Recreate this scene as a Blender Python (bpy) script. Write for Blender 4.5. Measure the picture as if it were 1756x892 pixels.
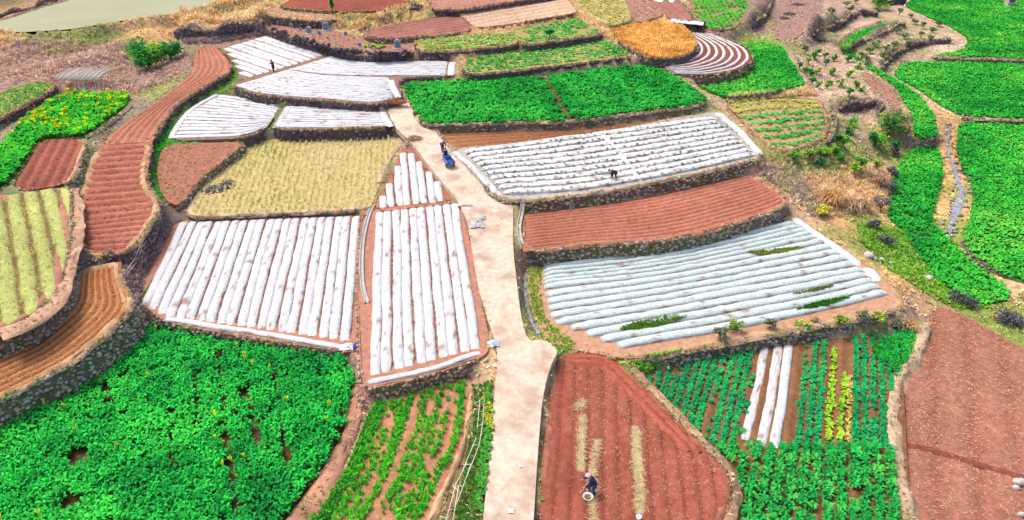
import bpy, bmesh, math, random
import numpy as np
from mathutils import Vector, Matrix
from mathutils.geometry import tessellate_polygon

random.seed(7); rng = np.random.default_rng(11)
for o in list(bpy.data.objects): bpy.data.objects.remove(o)
scene = bpy.context.scene
C = scene.collection

# ------------------------------------------------------------------ camera, sky, sun, exposure
HC, PITCH, FPX, IW, IH = 34.0, math.radians(33.0), 1170.0, 1756.0, 892.0
cam_d = bpy.data.cameras.new('camera'); cam = bpy.data.objects.new('camera', cam_d); C.objects.link(cam)
cam.location = (0, 0, HC); cam.rotation_euler = (math.pi/2 - PITCH, 0, 0)
cam_d.sensor_width = 36.0; cam_d.lens = 36.0*FPX/IW; cam_d.clip_end = 4000; cam_d.clip_start = 0.5
scene.camera = cam

SUN_EL, SUN_AZ = math.radians(60), math.radians(-55)      # azimuth from +Y towards +X
world = bpy.data.worlds.new('World'); scene.world = world; world.use_nodes = True
wn = world.node_tree; wn.nodes.clear()
sky = wn.nodes.new('ShaderNodeTexSky'); sky.sky_type = 'NISHITA'; sky.sun_disc = False
sky.sun_elevation = SUN_EL; sky.sun_rotation = SUN_AZ; sky.air_density = 1.0; sky.dust_density = 4.0; sky.ozone_density = 0.6
bgn = wn.nodes.new('ShaderNodeBackground'); bgn.inputs['Strength'].default_value = 0.15
wo = wn.nodes.new('ShaderNodeOutputWorld')
wn.links.new(sky.outputs[0], bgn.inputs[0]); wn.links.new(bgn.outputs[0], wo.inputs[0])
sun_d = bpy.data.lights.new('sun', 'SUN'); sun_d.energy = 1.4; sun_d.angle = math.radians(20); sun_d.color = (1.0, 0.95, 0.88)
sun = bpy.data.objects.new('sun', sun_d); C.objects.link(sun)
sdir = Vector((math.sin(SUN_AZ)*math.cos(SUN_EL), math.cos(SUN_AZ)*math.cos(SUN_EL), math.sin(SUN_EL)))
sun.rotation_euler = (-sdir).to_track_quat('-Z', 'Y').to_euler(); sun.location = (0, 60, 80)
scene.view_settings.view_transform = 'Standard'; scene.view_settings.look = 'None'
scene.view_settings.gamma = 1.0; scene.view_settings.use_curve_mapping = False
scene.view_settings.exposure = 0.9

# ------------------------------------------------------------------ helpers: survey, noise, meshes
CP, SP = math.cos(PITCH), math.sin(PITCH)
def ray(px, py):
    a, b = px - IW/2, IH/2 - py
    return np.array([a, CP*FPX + SP*b, -SP*FPX + CP*b])
def at(px, py, z=0.0):
    d = ray(px, py); t = (z - HC)/d[2]
    return np.array([0, 0, HC]) + d*t
class Plane:
    def __init__(s, px, py, z, g): s.z, s.g = z, g; s.y = at(px, py, z)[1]
    def h(s, Y): return s.z + s.g*(Y - s.y)
    def at(s, px, py):
        d = ray(px, py); t = (s.z - s.g*s.y - HC)/(d[2] - s.g*d[1])
        return np.array([0, 0, HC]) + d*t
TAB = rng.random((256, 256))
def vnoise(x, y, s=0):
    x = np.asarray(x, float) + s*17.31; y = np.asarray(y, float) + s*9.73
    xi, yi = np.floor(x).astype(int), np.floor(y).astype(int); fx, fy = x - xi, y - yi
    fx = fx*fx*(3-2*fx); fy = fy*fy*(3-2*fy)
    a = TAB[xi & 255, yi & 255]; b = TAB[(xi+1) & 255, yi & 255]; c = TAB[xi & 255, (yi+1) & 255]; d = TAB[(xi+1) & 255, (yi+1) & 255]
    return (a*(1-fx)+b*fx)*(1-fy) + (c*(1-fx)+d*fx)*fy
def fbm(x, y, s=0, o=3):
    r, am, t = 0, 1.0, 0
    for k in range(o): r = r + am*vnoise(np.asarray(x)*2**k, np.asarray(y)*2**k, s+k*3); t += am; am *= .5
    return r/t
def resample(P, step=None, n=None):
    P = np.asarray(P, float); L = np.r_[0, np.cumsum(np.linalg.norm(np.diff(P, axis=0), axis=1))]
    if n is None: n = max(2, int(round(L[-1]/step))+1)
    q = np.linspace(0, L[-1], n)
    return np.stack([np.interp(q, L, P[:, k]) for k in range(P.shape[1])], 1)
def chaikin(P, it=2, closed=True, r=.22):
    P = np.asarray(P, float)
    for _ in range(it):
        if closed:                                        # corners are cut by at most about a metre
            Q = np.roll(P, -1, 0); c = np.minimum(r, (1.1 if _ == 0 else .5)/np.maximum(1e-6, np.linalg.norm(Q-P, axis=1)))[:, None]
            P = np.stack([P*(1-c)+Q*c, P*c+Q*(1-c)], 1).reshape(-1, P.shape[1])
        else:
            A, B = P[:-1], P[1:]; M = np.stack([A*(1-r)+B*r, A*r+B*(1-r)], 1).reshape(-1, P.shape[1])
            P = np.vstack([P[:1], M[1:-1], P[-1:]])
    return P
def inside(poly, x, y):
    x = np.asarray(x); y = np.asarray(y); c = np.zeros(x.shape, bool); n = len(poly)
    bx0, by0 = poly[:, 0].min(), poly[:, 1].min(); bx1, by1 = poly[:, 0].max(), poly[:, 1].max()
    m = (x >= bx0) & (x <= bx1) & (y >= by0) & (y <= by1)
    if not m.any(): return c
    xs, ys = x[m], y[m]; cc = np.zeros(xs.shape, bool)
    for i in range(n):
        x1, y1 = poly[i][0], poly[i][1]; x2, y2 = poly[(i+1) % n][0], poly[(i+1) % n][1]
        if y1 == y2: continue
        k = ((y1 > ys) != (y2 > ys)) & (xs < (x2-x1)*(ys-y1)/(y2-y1)+x1); cc ^= k
    c[m] = cc; return c
def edge_dist(poly, x, y):
    d = np.full(np.shape(x), 1e9); n = len(poly)
    for i in range(n):
        a = poly[i][:2]; b = poly[(i+1) % n][:2]; ab = b-a; l2 = max(1e-9, ab@ab)
        t = np.clip(((x-a[0])*ab[0]+(y-a[1])*ab[1])/l2, 0, 1)
        d = np.minimum(d, np.hypot(x-a[0]-t*ab[0], y-a[1]-t*ab[1]))
    return d

def make_mesh(name, V, F, col=None, smooth=False):
    """V (n,3); F: int array (m,k) or list of faces; col (n,3) linear vertex colours"""
    me = bpy.data.meshes.new(name); V = np.asarray(V, np.float32)
    if isinstance(F, np.ndarray):
        m, k = F.shape
        me.vertices.add(len(V)); me.vertices.foreach_set('co', V.ravel())
        me.loops.add(m*k); me.loops.foreach_set('vertex_index', F.astype(np.int32).ravel())
        me.polygons.add(m); me.polygons.foreach_set('loop_start', np.arange(0, m*k, k, dtype=np.int32))
        try: me.polygons.foreach_set('loop_total', np.full(m, k, np.int32))
        except Exception: pass
        me.update(calc_edges=True)
    else:
        me.from_pydata([tuple(map(float, v)) for v in V], [], [tuple(int(i) for i in f) for f in F]); me.update()
    if smooth: me.polygons.foreach_set('use_smooth', np.ones(len(me.polygons), bool))
    if col is not None:
        a = me.attributes.new('Col', 'FLOAT_COLOR', 'POINT')
        c4 = np.ones((len(V), 4), np.float32); c4[:, :3] = col; a.data.foreach_set('color', c4.ravel())
    me.validate()
    return me
def obj(name, me, mat=None, parent=None, label=None, cat=None, group=None, kind=None, loc=None):
    o = bpy.data.objects.new(name, me); C.objects.link(o)
    if mat is not None and me is not None and not me.materials:
        for m in (mat if isinstance(mat, (list, tuple)) else [mat]): me.materials.append(m)
    if parent is not None: o.parent = parent
    if loc is not None: o.location = [float(v) for v in loc]
    for k, v in (('label', label), ('category', cat), ('group', group), ('kind', kind)):
        if v: o[k] = v
    return o
def based(V):                                            # base point of a thing: mid of its footprint
    V = np.asarray(V); b = np.array([(V[:, 0].min()+V[:, 0].max())/2, (V[:, 1].min()+V[:, 1].max())/2, V[:, 2].min()])
    return b, V - b
def grid_faces(a, b, closed=False):
    i = np.arange(a-1)[:, None]; j = np.arange(b if closed else b-1)[None, :]; j2 = (j+1) % b
    return np.stack(np.broadcast_arrays(i*b+j, i*b+j2, (i+1)*b+j2, (i+1)*b+j), -1).reshape(-1, 4)
class MB:
    def __init__(s): s.v, s.f, s.n = [], [], 0
    def add(s, V, F):
        s.v.append(np.asarray(V, float)); s.f += [tuple(int(i)+s.n for i in f) for f in F]; s.n += len(V); return s
    def box(s, c, size, R=None, taper=1.0):
        x, y, z = np.array(size)/2; V = np.array([[i*x*(taper if k > 0 else 1), j*y*(taper if k > 0 else 1), k*z] for i in (-1, 1) for j in (-1, 1) for k in (-1, 1)])
        if R is not None: V = V @ np.array(R).T
        return s.add(V+np.array(c), [(0,1,3,2),(4,6,7,5),(0,4,5,1),(2,3,7,6),(0,2,6,4),(1,5,7,3)])
    def tube(s, P, r, n=8, cap=True):
        P = np.asarray(P, float); m = len(P); r = np.broadcast_to(np.asarray(r, float), (m,)); V = []
        for i in range(m):
            d = P[min(i+1, m-1)]-P[max(i-1, 0)]; d = d/np.linalg.norm(d)
            u = np.cross(d, [0, 0, 1]); u = np.array([1., 0, 0]) if np.linalg.norm(u) < 1e-3 else u/np.linalg.norm(u); w = np.cross(u, d)
            for k in range(n): a = 2*math.pi*k/n; V.append(P[i]+r[i]*(u*math.cos(a)+w*math.sin(a)))
        F = [tuple(f) for f in grid_faces(m, n, True)]
        if cap: F += [tuple(range(n))[::-1], tuple((m-1)*n+k for k in range(n))]
        return s.add(V, F)
    def ball(s, c, r, n=8, m=6):
        r = np.broadcast_to(np.asarray(r, float), (3,)); V = []
        for i in range(m+1):
            t = math.pi*i/m
            for k in range(n): a = 2*math.pi*k/n; V.append([r[0]*math.sin(t)*math.cos(a), r[1]*math.sin(t)*math.sin(a), r[2]*math.cos(t)])
        return s.add(np.array(V)+np.array(c), [tuple(f) for f in grid_faces(m+1, n, True)])
    def torus(s, c, R, r, axis='x', n=18, m=8):
        V = []
        for i in range(n):
            a = 2*math.pi*i/n
            for k in range(m):
                b = 2*math.pi*k/m; q = (R+r*math.cos(b)); p = [r*math.sin(b), q*math.cos(a), q*math.sin(a)]
                if axis == 'y': p = [p[1], p[0], p[2]]
                if axis == 'z': p = [p[1], p[2], p[0]]
                V.append(p)
        F = []
        for i in range(n):
            for k in range(m): F.append((i*m+k, i*m+(k+1) % m, ((i+1) % n)*m+(k+1) % m, ((i+1) % n)*m+k))
        return s.add(np.array(V)+np.array(c), F)
    def out(s): return np.vstack(s.v), s.f
    def build(s, name, mat, parent=None, smooth=True, **k):
        V, F = s.out(); return obj(name, make_mesh(name, V, F, smooth=smooth), mat, parent, **k)

# many small copies of a shape baked into one mesh (plants, stones, tufts)
def bake(PV, PF, pos, yaw, scale, col, shade=None, tilt=None):
    n, m = len(pos), len(PV); scale = np.asarray(scale, float)
    if scale.ndim == 1: scale = np.repeat(scale[:, None], 3, 1)
    v = PV[None]*scale[:, None, :]
    if tilt is not None:
        ct, st = np.cos(tilt)[:, None], np.sin(tilt)[:, None]; v = np.stack([v[..., 0], v[..., 1]*ct-v[..., 2]*st, v[..., 1]*st+v[..., 2]*ct], -1)
    c, s = np.cos(yaw)[:, None], np.sin(yaw)[:, None]
    v = np.stack([v[..., 0]*c-v[..., 1]*s, v[..., 0]*s+v[..., 1]*c, v[..., 2]], -1) + pos[:, None, :]
    F = (PF[None]+(np.arange(n)*m)[:, None, None]).reshape(-1, PF.shape[1])
    cc = np.repeat(np.asarray(col)[:, None, :], m, 1)
    if shade is not None: cc = cc*shade[None, :, None] if shade.ndim == 1 else cc*shade[None]
    return v.reshape(-1, 3), F, cc.reshape(-1, 3)
def merge(parts):
    V, F, K, n = [], [], [], 0
    for v, f, k in parts: V.append(v); F.append(f+n); K.append(k); n += len(v)
    return np.vstack(V), np.vstack(F), np.vstack(K)

def leaf_clump(n, rad, hgt, wid, seed, droop=.25, base=.0, erect=.5):
    """leafy rosette: n bent leaves, two quads each"""
    r = np.random.default_rng(seed); V, F, S = [], [], []
    for i in range(n):
        a = 2*math.pi*(i+r.uniform(-.4, .4))*0.382; el = r.uniform(.25, 1)*erect
        L = rad*r.uniform(.7, 1.1); w = wid*r.uniform(.7, 1.2); z0 = base+hgt*r.uniform(.25, .75)
        d = np.array([math.cos(a), math.sin(a), 0]); p = np.array([-d[1], d[0], 0])
        tw = r.uniform(-.5, .5); p = p*math.cos(tw)+np.array([0, 0, 1])*math.sin(tw)
        k0 = d*L*.06+[0, 0, z0*.6]; k1 = d*L*.6+[0, 0, z0+L*el*.7]; k2 = d*L+[0, 0, z0+L*(el-droop)]
        b = len(V); V += [k0-p*w*.2, k0+p*w*.2, k1-p*w*.5, k1+p*w*.5, k2-p*w*.2, k2+p*w*.2]
        F += [(b, b+1, b+3, b+2), (b+2, b+3, b+5, b+4)]; S += [r.uniform(.82, 1.18)]*6
    return np.array(V), np.array(F), np.array(S)
def blade_tuft(n, hgt, spread, wid, seed, arch=.3):
    r = np.random.default_rng(seed); V, F, S = [], [], []
    for i in range(n):
        a = r.uniform(0, 2*math.pi); d = np.array([math.cos(a), math.sin(a), 0]); p = np.array([-d[1], d[0], 0]); q = r.uniform(0, 2*math.pi); p = np.array([math.cos(q), math.sin(q), 0])
        h = hgt*r.uniform(.6, 1.1); sp = spread*r.uniform(.3, 1); w = wid*r.uniform(.7, 1.2); o = np.array([r.uniform(-.3, .3)*spread, r.uniform(-.3, .3)*spread, -.02])
        k0 = o; k1 = o+d*sp*.45+[0, 0, h*.65]; k2 = o+d*sp+[0, 0, h*(1-arch*r.uniform(.3, 1.2))]
        b = len(V); V += [k0-p*w*.5, k0+p*w*.5, k1-p*w*.45, k1+p*w*.45, k2-p*w*.12, k2+p*w*.12]
        F += [(b, b+1, b+3, b+2), (b+2, b+3, b+5, b+4)]; S += [r.uniform(.75, 1.2)]*6
    return np.array(V), np.array(F), np.array(S)
def rock(seed, sub=1, jit=.22):
    bm = bmesh.new(); bmesh.ops.create_icosphere(bm, subdivisions=sub, radius=.5); r = np.random.default_rng(seed)
    V = np.array([v.co[:] for v in bm.verts]); V *= 1+r.uniform(-jit, jit, (len(V), 1)); V *= r.uniform(.75, 1.15, 3)
    F = np.array([[v.index for v in f.verts] for f in bm.faces]); bm.free(); return V, F
ROCKS = [rock(k) for k in range(5)]

# ------------------------------------------------------------------ procedural materials
def mat(name, c1, c2=None, scale=1.0, rough=.9, bump=0.0, bscale=None, attr=False, spec=.2, c3=None, scale3=.15, two=False, trans=0.0, stretch=None, cut=(.35, .65)):
    m = bpy.data.materials.new(name); m.use_nodes = True; nt = m.node_tree; N, L = nt.nodes, nt.links
    b = N['Principled BSDF']; b.inputs['Roughness'].default_value = rough; b.inputs['Specular IOR Level'].default_value = spec
    tc = N.new('ShaderNodeTexCoord'); co = tc.outputs['Object']
    if stretch:
        mp = N.new('ShaderNodeMapping'); mp.inputs['Scale'].default_value = stretch; L.new(co, mp.inputs[0]); co = mp.outputs[0]
    def nz(sc, det=6):
        n = N.new('ShaderNodeTexNoise'); n.inputs['Scale'].default_value = sc; n.inputs['Detail'].default_value = det; n.inputs['Roughness'].default_value = .62; L.new(co, n.inputs['Vector']); return n.outputs['Fac']
    def mix(f, a, bb, typ='MIX'):
        x = N.new('ShaderNodeMix'); x.data_type = 'RGBA'; x.blend_type = typ
        if isinstance(f, float): x.inputs[0].default_value = f
        else: L.new(f, x.inputs[0])
        for s, v in ((6, a), (7, bb)):
            if isinstance(v, tuple): x.inputs[s].default_value = (*v, 1)
            else: L.new(v, x.inputs[s])
        return x.outputs[2]
    def ramp(f, lo, hi):
        r = N.new('ShaderNodeMapRange'); r.inputs[1].default_value = lo; r.inputs[2].default_value = hi; L.new(f, r.inputs[0]); return r.outputs[0]
    c = c1
    if c2: c = mix(ramp(nz(scale), *cut), c1, c2)
    if c3: c = mix(ramp(nz(scale3, 4), .45, .7), c if not isinstance(c, tuple) else c, c3)
    if attr:
        at_ = N.new('ShaderNodeAttribute'); at_.attribute_name = 'Col'; c = mix(1.0, c, at_.outputs['Color'], 'MULTIPLY')
    if isinstance(c, tuple): b.inputs['Base Color'].default_value = (*c, 1)
    else: L.new(c, b.inputs['Base Color'])
    if bump:
        bn = N.new('ShaderNodeBump'); bn.inputs['Strength'].default_value = bump; bn.inputs['Distance'].default_value = .1
        L.new(nz(bscale or scale*3, 5), bn.inputs['Height']); L.new(bn.outputs[0], b.inputs['Normal'])
    if trans:
        tr = N.new('ShaderNodeBsdfTranslucent'); ms = N.new('ShaderNodeMixShader'); ms.inputs[0].default_value = trans
        if isinstance(c, tuple): tr.inputs[0].default_value = (*c, 1)
        else: L.new(c, tr.inputs[0])
        out = N['Material Output']; L.new(b.outputs[0], ms.inputs[1]); L.new(tr.outputs[0], ms.inputs[2]); L.new(ms.outputs[0], out.inputs[0])
    return m
W1_ = (1., 1., 1.)
M = dict(
    ground=mat('weedy_ground', (.58, .56, .54), (1.30, 1.26, 1.22), 2.6, .95, .9, 6, attr=True, c3=(1.05, .95, .85), scale3=.5, cut=(.38, .62), spec=.05),
    soil=mat('red_soil', (.74, .66, .60), (1.14, 1.0, .93), 2.4, .95, .8, 9, attr=True, spec=.05),
    bund=mat('bund_soil', (.72, .66, .6), (1.15, 1.1, 1.02), 1.6, .95, .8, 7, attr=True, spec=.05),
    road=mat('pale_concrete', (.48, .365, .27), (.61, .49, .38), 2.2, .9, .35, 14, c3=(.37, .25, .175), scale3=.5, cut=(.3, .6), spec=.1),
    film=mat('white_plastic_film', (.46, .45, .442), (.64, .63, .62), 4.5, .42, .9, 9, attr=True, spec=.4),
    leaf=mat('crop_leaf', (.8, .8, .8), (1.15, 1.15, 1.1), .7, .7, attr=True, spec=.06, trans=.22),
    dry=mat('dry_grass', (.8, .8, .8), (1.15, 1.15, 1.12), 1.5, .9, attr=True, trans=.12),
    stone=mat('rubble_stone', (.75, .75, .76), (1.2, 1.18, 1.12), 5, .92, .6, 18, attr=True),
    face=mat('bank_earth', (.7, .7, .7), (1.25, 1.2, 1.2), 3.0, .95, .9, 7, attr=True),
    water=mat('pond_water', (.25, .25, .13), (.29, .285, .165), .12, .55, .15, 1.2, spec=.12),
    stream=mat('stream_water', (.10, .10, .11), (.34, .34, .37), 2.5, .15, .4, 6, spec=.5),
    conc=mat('grey_concrete', (.34, .33, .31), (.46, .45, .43), 3, .85, .4, 12),
    bark=mat('bark', (.10, .07, .05), (.17, .12, .085), 6, .9, .5, 20),
)

# ------------------------------------------------------------------ the fields, surveyed: outline, level, slope
RED, DRED, PINK, TAN, PALE = (.30, .105, .068), (.225, .078, .055), (.40, .20, .145), (.50, .33, .20), (.55, .42, .29)
PURP = (.235, .145, .125); GRN = (.055, .20, .035); YGR = (.26, .30, .07)
FIELDS = {}
def field(key, name, what, pts, z, g=.02, col=RED, bund=.0, bcol=TAN, wall='mixed', smooth=2, depth=.6, like=None):
    c = np.mean(np.array(pts), 0); pl = Plane(c[0], c[1], z, g) if like is None else FIELDS[like]['pl']
    P = np.array([pl.at(*p) for p in pts])
    if smooth: P = chaikin(P, smooth)
    A = sum(P[i][0]*P[(i+1) % len(P)][1]-P[(i+1) % len(P)][0]*P[i][1] for i in range(len(P)))
    if A < 0: P = P[::-1].copy()
    FIELDS[key] = dict(key=key, name=name, what=what, pl=pl, P=P, col=col, bund=bund, bcol=bcol, wall=wall, depth=depth)
f_ = field
f_('road', 'farm_road', 'pale concrete farm road running between the fields', [(662,181),(675,215),(709,249),(740,290),(786,345),(802,381),(813,451),(823,509),(844,569),(855,612),(847,676),(840,780),(828,892),(824,950),
   (911,950),(915,892),(922,780),(930,683),(942,632),(959,598),(930,581),(905,586),(893,540),(887,490),(880,430),(880,346),(852,337),(800,284),(776,262),(753,235),(743,219),(724,219),(702,178),(699,169)], 2.0, .078, smooth=1)
f_('W1', 'film_field', 'red soil field under white film tunnels left of the road', [(300,377),(622,366),(616,430),(612,500),(618,600),(598,604),(440,582),(278,552),(233,510)], 1.4, .05, (.42, .22, .16), 0, wall='mixed')
f_('W2', 'film_field', 'red soil field under long film tunnels beside the road', [(620,362),(787,345),(802,395),(814,450),(823,510),(840,580),(836,612),(740,642),(628,670),(618,640),(616,600),(612,500),(616,420)], 1.85, .055, (.42, .22, .16), 0, wall='stone')
f_('W3', 'film_field', 'small wedge of film tunnels at the road bend', [(688,256),(706,254),(739,290),(785,343),(640,362),(650,335),(668,308)], 2.85, .075, (.37, .16, .11), 0)
f_('R', 'stubble_field', 'straw stubble field with yellow green grass', [(318,374),(328,345),(345,318),(390,283),(420,256),(450,240),(520,236),(600,234),(690,234),(697,243),(677,262),(657,300),(642,340),(632,360)], 2.7, .03, (.46,.42,.20), .5, PALE, 'dark')
f_('Sb', 'ploughed_field', 'red ploughed strip with cross ridges', [(171,249),(262,242),(250,289),(252,318),(279,350),(249,401),(215,436),(135,440),(131,391),(138,334),(151,282)], 4.1, .05, RED, .5, TAN, 'dark')
f_('Sa', 'ploughed_field', 'upper curved ploughed strip', [(336,82),(370,78),(397,106),(396,124),(356,145),(303,177),(280,209),(262,242),(171,249),(202,219),(249,188),(286,161),(330,124)], 5.0, .055, (.37,.16,.105), .45, PINK, 'dark', like='Sb')
f_('Sc', 'ploughed_field', 'rusty curved ploughed strip with straw', [(130,464),(208,447),(206,478),(231,520),(202,556),(161,592),(111,629),(0,683),(-160,770),(-160,680),(0,602),(40,588),(117,527),(128,480)], 2.85, .05, (.36,.145,.06), .55, TAN, 'stone')
f_('L', 'seedbed_field', 'pale green seedbeds with dark furrows', [(-140,345),(0,337),(121,318),(119,424),(101,500),(50,547),(0,564),(-140,615)], 4.9, .02, (.20,.15,.07), .7, PINK, 'stone')
f_('L2', 'ploughed_field', 'small dark red ploughed plot', [(69,240),(149,237),(137,275),(123,315),(18,331),(35,298),(52,262)], 5.3, .02, DRED, .3, TAN, 'stone')
f_('L3', 'rapeseed_field', 'rapeseed plot with yellow flowers', [(114,163),(232,165),(217,188),(149,237),(69,241),(36,297),(0,330),(-140,390),(-140,300),(0,256),(40,211),(84,178)], 5.4, .02, (.10,.14,.04), .3, PALE, 'stone')
f_('L4', 'grass_plot', 'pale green grass plot', [(-120,215),(0,160),(50,142),(97,142),(88,156),(30,187),(0,202),(-60,235)], 6.2, .02, (.32,.34,.12), .2, PINK, 'dark')
f_('Q1', 'fallow_plot', 'bare red plot below the curved film terrace', [(281,247),(425,243),(395,266),(345,306),(322,336),(306,353),(286,346),(273,322),(268,285)], 3.35, .06, (.34, .165, .115), 0)
f_('W4', 'film_field', 'white film rows on the curved terrace', [(377,159),(482,181),(458,219),(424,237),(290,242),(308,205),(335,178)], 4.2, .03, (.25, .165, .135), 0, wall='dark')
f_('W5', 'film_field', 'white film rows below the top terrace', [(486,180),(654,188),(672,218),(560,222),(464,223)], 4.3, .03, (.25, .165, .135), 0, wall='dark')
f_('W6', 'film_field', 'upper left white film terrace', [(381,81),(457,59),(566,93),(486,119),(405,140),(410,125),(398,105)], 5.7, .03, (.25, .165, .135), 0, wall='dark')
f_('W7', 'film_field', 'top white film terrace with curving rows', [(568,92),(601,102),(649,105),(780,103),(776,131),(700,133),(682,140),(690,168),(645,180),(574,175),(440,163),(398,147),(405,140),(486,119)], 5.6, .03, (.25, .165, .135), 0, wall='dark')
f_('BR', 'ploughed_field', 'narrow red ploughed strip above the film beds', [(750,225),(880,225),(1000,221),(1100,209),(1226,191),(1228,201),(1015,231),(880,248),(784,260)], 3.75, .03, (.30,.12,.07), 0)
f_('C', 'film_field', 'wide film covered beds right of the road', [(772,255),(880,246),(1015,229),(1226,190),(1240,198),(1313,268),(1210,294),(1115,314),(1015,332),(900,344),(853,341)], 3.65, .03, (.40, .42, .39), .3, PALE, 'stone')  # grey-green base colour paints the shaded film seen between the beds
f_('B', 'ploughed_field', 'smooth red ploughed terrace', [(897,362),(947,358),(1082,340),(1183,317),(1277,296),(1357,347),(1320,364),(1216,396),(1136,412),(1015,419),(897,433)], 2.15, .01, (.38,.145,.095), .2, (.48,.24,.16), 'stone')
f_('A', 'film_field', 'greenish film tunnels on the low terrace', [(902,462),(930,446),(1136,424),(1250,398),(1362,366),(1400,395),(1490,455),(1565,522),(1480,547),(1300,578),(1090,618),(1000,603),(950,592),(915,555),(900,500)], .45, .01, (.46,.29,.19), .5, TAN, 'stone')
f_('D', 'potato_field', 'dense green crop terrace beside the road', [(690,144),(750,141),(860,136),(934,132),(1000,124),(1100,113),(1125,115),(1170,140),(1216,172),(1195,182),(1100,193),(980,208),(880,210),(730,215),(712,195)], 4.9, .02, (.13,.10,.05), .35, PALE, 'mixed')
f_('E3', 'vegetable_plot', 'long striped vegetable plot', [(793,102),(880,86),(1040,65),(1093,96),(985,109),(880,121),(795,128)], 6.2, .02, (.34,.33,.12), .2, TAN, 'dark')
f_('E1', 'vegetable_plot', 'weedy yellow green plot', [(712,67),(800,61),(880,56),(894,75),(800,86),(716,89)], 7.2, .02, (.34,.30,.10), .2, TAN, 'dark')
f_('E2', 'vegetable_plot', 'green vegetable plot with a lone shrub', [(866,55),(993,29),(1037,58),(905,77),(888,68)], 7.4, .02, (.31,.31,.11), .2, TAN, 'dark')
f_('J', 'burial_ground', 'bare plot with grey gravestones', [(458,40),(521,43),(574,53),(601,59),(669,66),(708,66),(714,92),(648,97),(601,93),(568,85),(507,68),(458,50)], 6.9, .02, (.33,.19,.14), 0, wall='dark')
f_('J2', 'fallow_plot', 'rough fallow plot on a dark wall', [(452,8),(520,20),(575,26),(580,36),(520,36),(455,27)], 8.2, .02, (.38,.26,.18), 0, wall='dark')
f_('U1', 'ploughed_field', 'deep red ploughed field at the back', [(476,12),(500,-2),(540,-25),(720,-25),(702,2),(664,18),(600,21),(530,18)], 8.7, .02, DRED, 0)
f_('U2', 'ploughed_field', 'purple brown ploughed plot', [(618,55),(720,32),(787,25),(814,50),(770,59),(700,64),(640,66)], 7.7, .02, (.27,.12,.10), .3, PINK, 'mixed')
f_('U3', 'fallow_plot', 'pale ribbed fallow plot', [(790,25),(880,9),(970,-6),(994,22),(880,41),(816,49)], 8.1, .02, (.50,.36,.25), .2, PINK, 'dark')
f_('U4', 'ploughed_field', 'pinkish brown plot at the back', [(735,17),(745,-25),(985,-30),(960,-10),(870,4),(790,17)], 9.0, .02, (.38,.20,.15), .2, PINK, 'dark')
f_('F1', 'rapeseed_field', 'tall dense green crop left of the road', [(268,553),(440,580),(534,592),(587,619),(610,652),(600,706),(566,787),(486,892),(440,960),(-240,960),(-240,830),(0,720),(118,652),(215,595)], .1, .0, (.10,.07,.035), 0)
f_('P', 'garlic_plot', 'garlic plot with a trodden path', [(638,690),(709,669),(795,645),(812,655),(806,730),(780,810),(743,884),(715,950),(490,950),(541,892),(595,800),(626,716)], .2, .02, (.42,.20,.12), .3, TAN)
f_('G', 'ploughed_field', 'red ploughed field with straw strips', [(962,606),(1028,603),(1057,618),(1097,655),(1151,709),(1212,773),(1246,806),(1257,841),(1237,892),(1215,950),(917,950),(924,892),(931,780),(941,690),(950,640)], .15, .02, (.22,.058,.038), .45, (.36,.15,.10), 'mixed')
f_('V', 'vegetable_plot', 'leafy vegetable plot in rows', [(1098,655),(1140,632),(1230,605),(1310,588),(1450,578),(1560,563),(1574,573),(1572,600),(1537,650),(1522,700),(1524,765),(1537,820),(1557,892),(1570,950),(1275,950),(1264,850),(1232,770),(1180,740),(1130,690)], -.75, .0, (.20,.11,.055), 0)
f_('H', 'stubble_field', 'red soil stubble field in the corner', [(1594,532),(1622,524),(1756,598),(1920,690),(1920,960),(1590,960),(1572,892),(1551,811),(1538,760),(1538,676),(1565,642),(1592,592)], -1.0, .0, (.28,.115,.08), 0)
f_('N', 'vegetable_plot', 'striped vegetable plot on a round terrace', [(1243,177),(1316,166),(1408,170),(1420,202),(1418,236),(1366,257),(1326,259),(1280,217),(1252,195)], 3.3, .02, (.40,.28,.16), .25, PINK, 'mixed')
f_('K', 'wheat_field', 'bright green curved crop terrace', [(1181,136),(1260,124),(1297,104),(1266,75),(1310,73),(1342,81),(1360,112),(1384,146),(1316,161),(1240,168),(1203,152)], 4.3, .02, GRN, 0, wall='mixed')
f_('M_', 'film_field', 'red terrace with curved film strips', [(1168,54),(1216,56),(1280,80),(1294,101),(1272,120),(1216,130),(1157,128),(1134,113),(1179,104),(1198,91),(1196,74)], 5.7, .03, DRED, 0)
f_('O', 'dry_meadow', 'orange dry grass meadow', [(1038,50),(1120,37),(1165,41),(1192,65),(1194,84),(1170,98),(1120,101),(1080,86)], 6.8, .02, (.62,.36,.12), 0, wall='dark')
f_('X1', 'grass_plot', 'yellow green grass plot at the back', [(985,4),(1035,-25),(1066,-20),(1084,36),(1050,46),(1010,26)], 7.8, .02, (.40,.36,.14), 0)
f_('X2', 'ploughed_field', 'brown plot under dry weeds', [(1063,-20),(1115,-5),(1141,25),(1100,39),(1086,36)], 7.6, .02, (.33,.18,.14), 0)
f_('X3', 'ploughed_field', 'small brown plot below the greenhouse', [(1118,4),(1172,4),(1190,38),(1150,34)], 7.4, .02, (.30,.14,.11), 0)
f_('X4', 'vegetable_plot', 'green vegetable beds at the back', [(1178,-25),(1284,-25),(1287,22),(1256,51),(1205,51),(1188,25)], 6.6, .02, (.30,.22,.12), .2, PINK, 'dark')
f_('Y1', 'ploughed_field', 'purple brown plot with ash heaps', [(1343,-25),(1412,-25),(1412,27),(1362,68),(1328,68)], 5.6, .03, (.31,.21,.18), 0, wall='dark')
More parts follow.
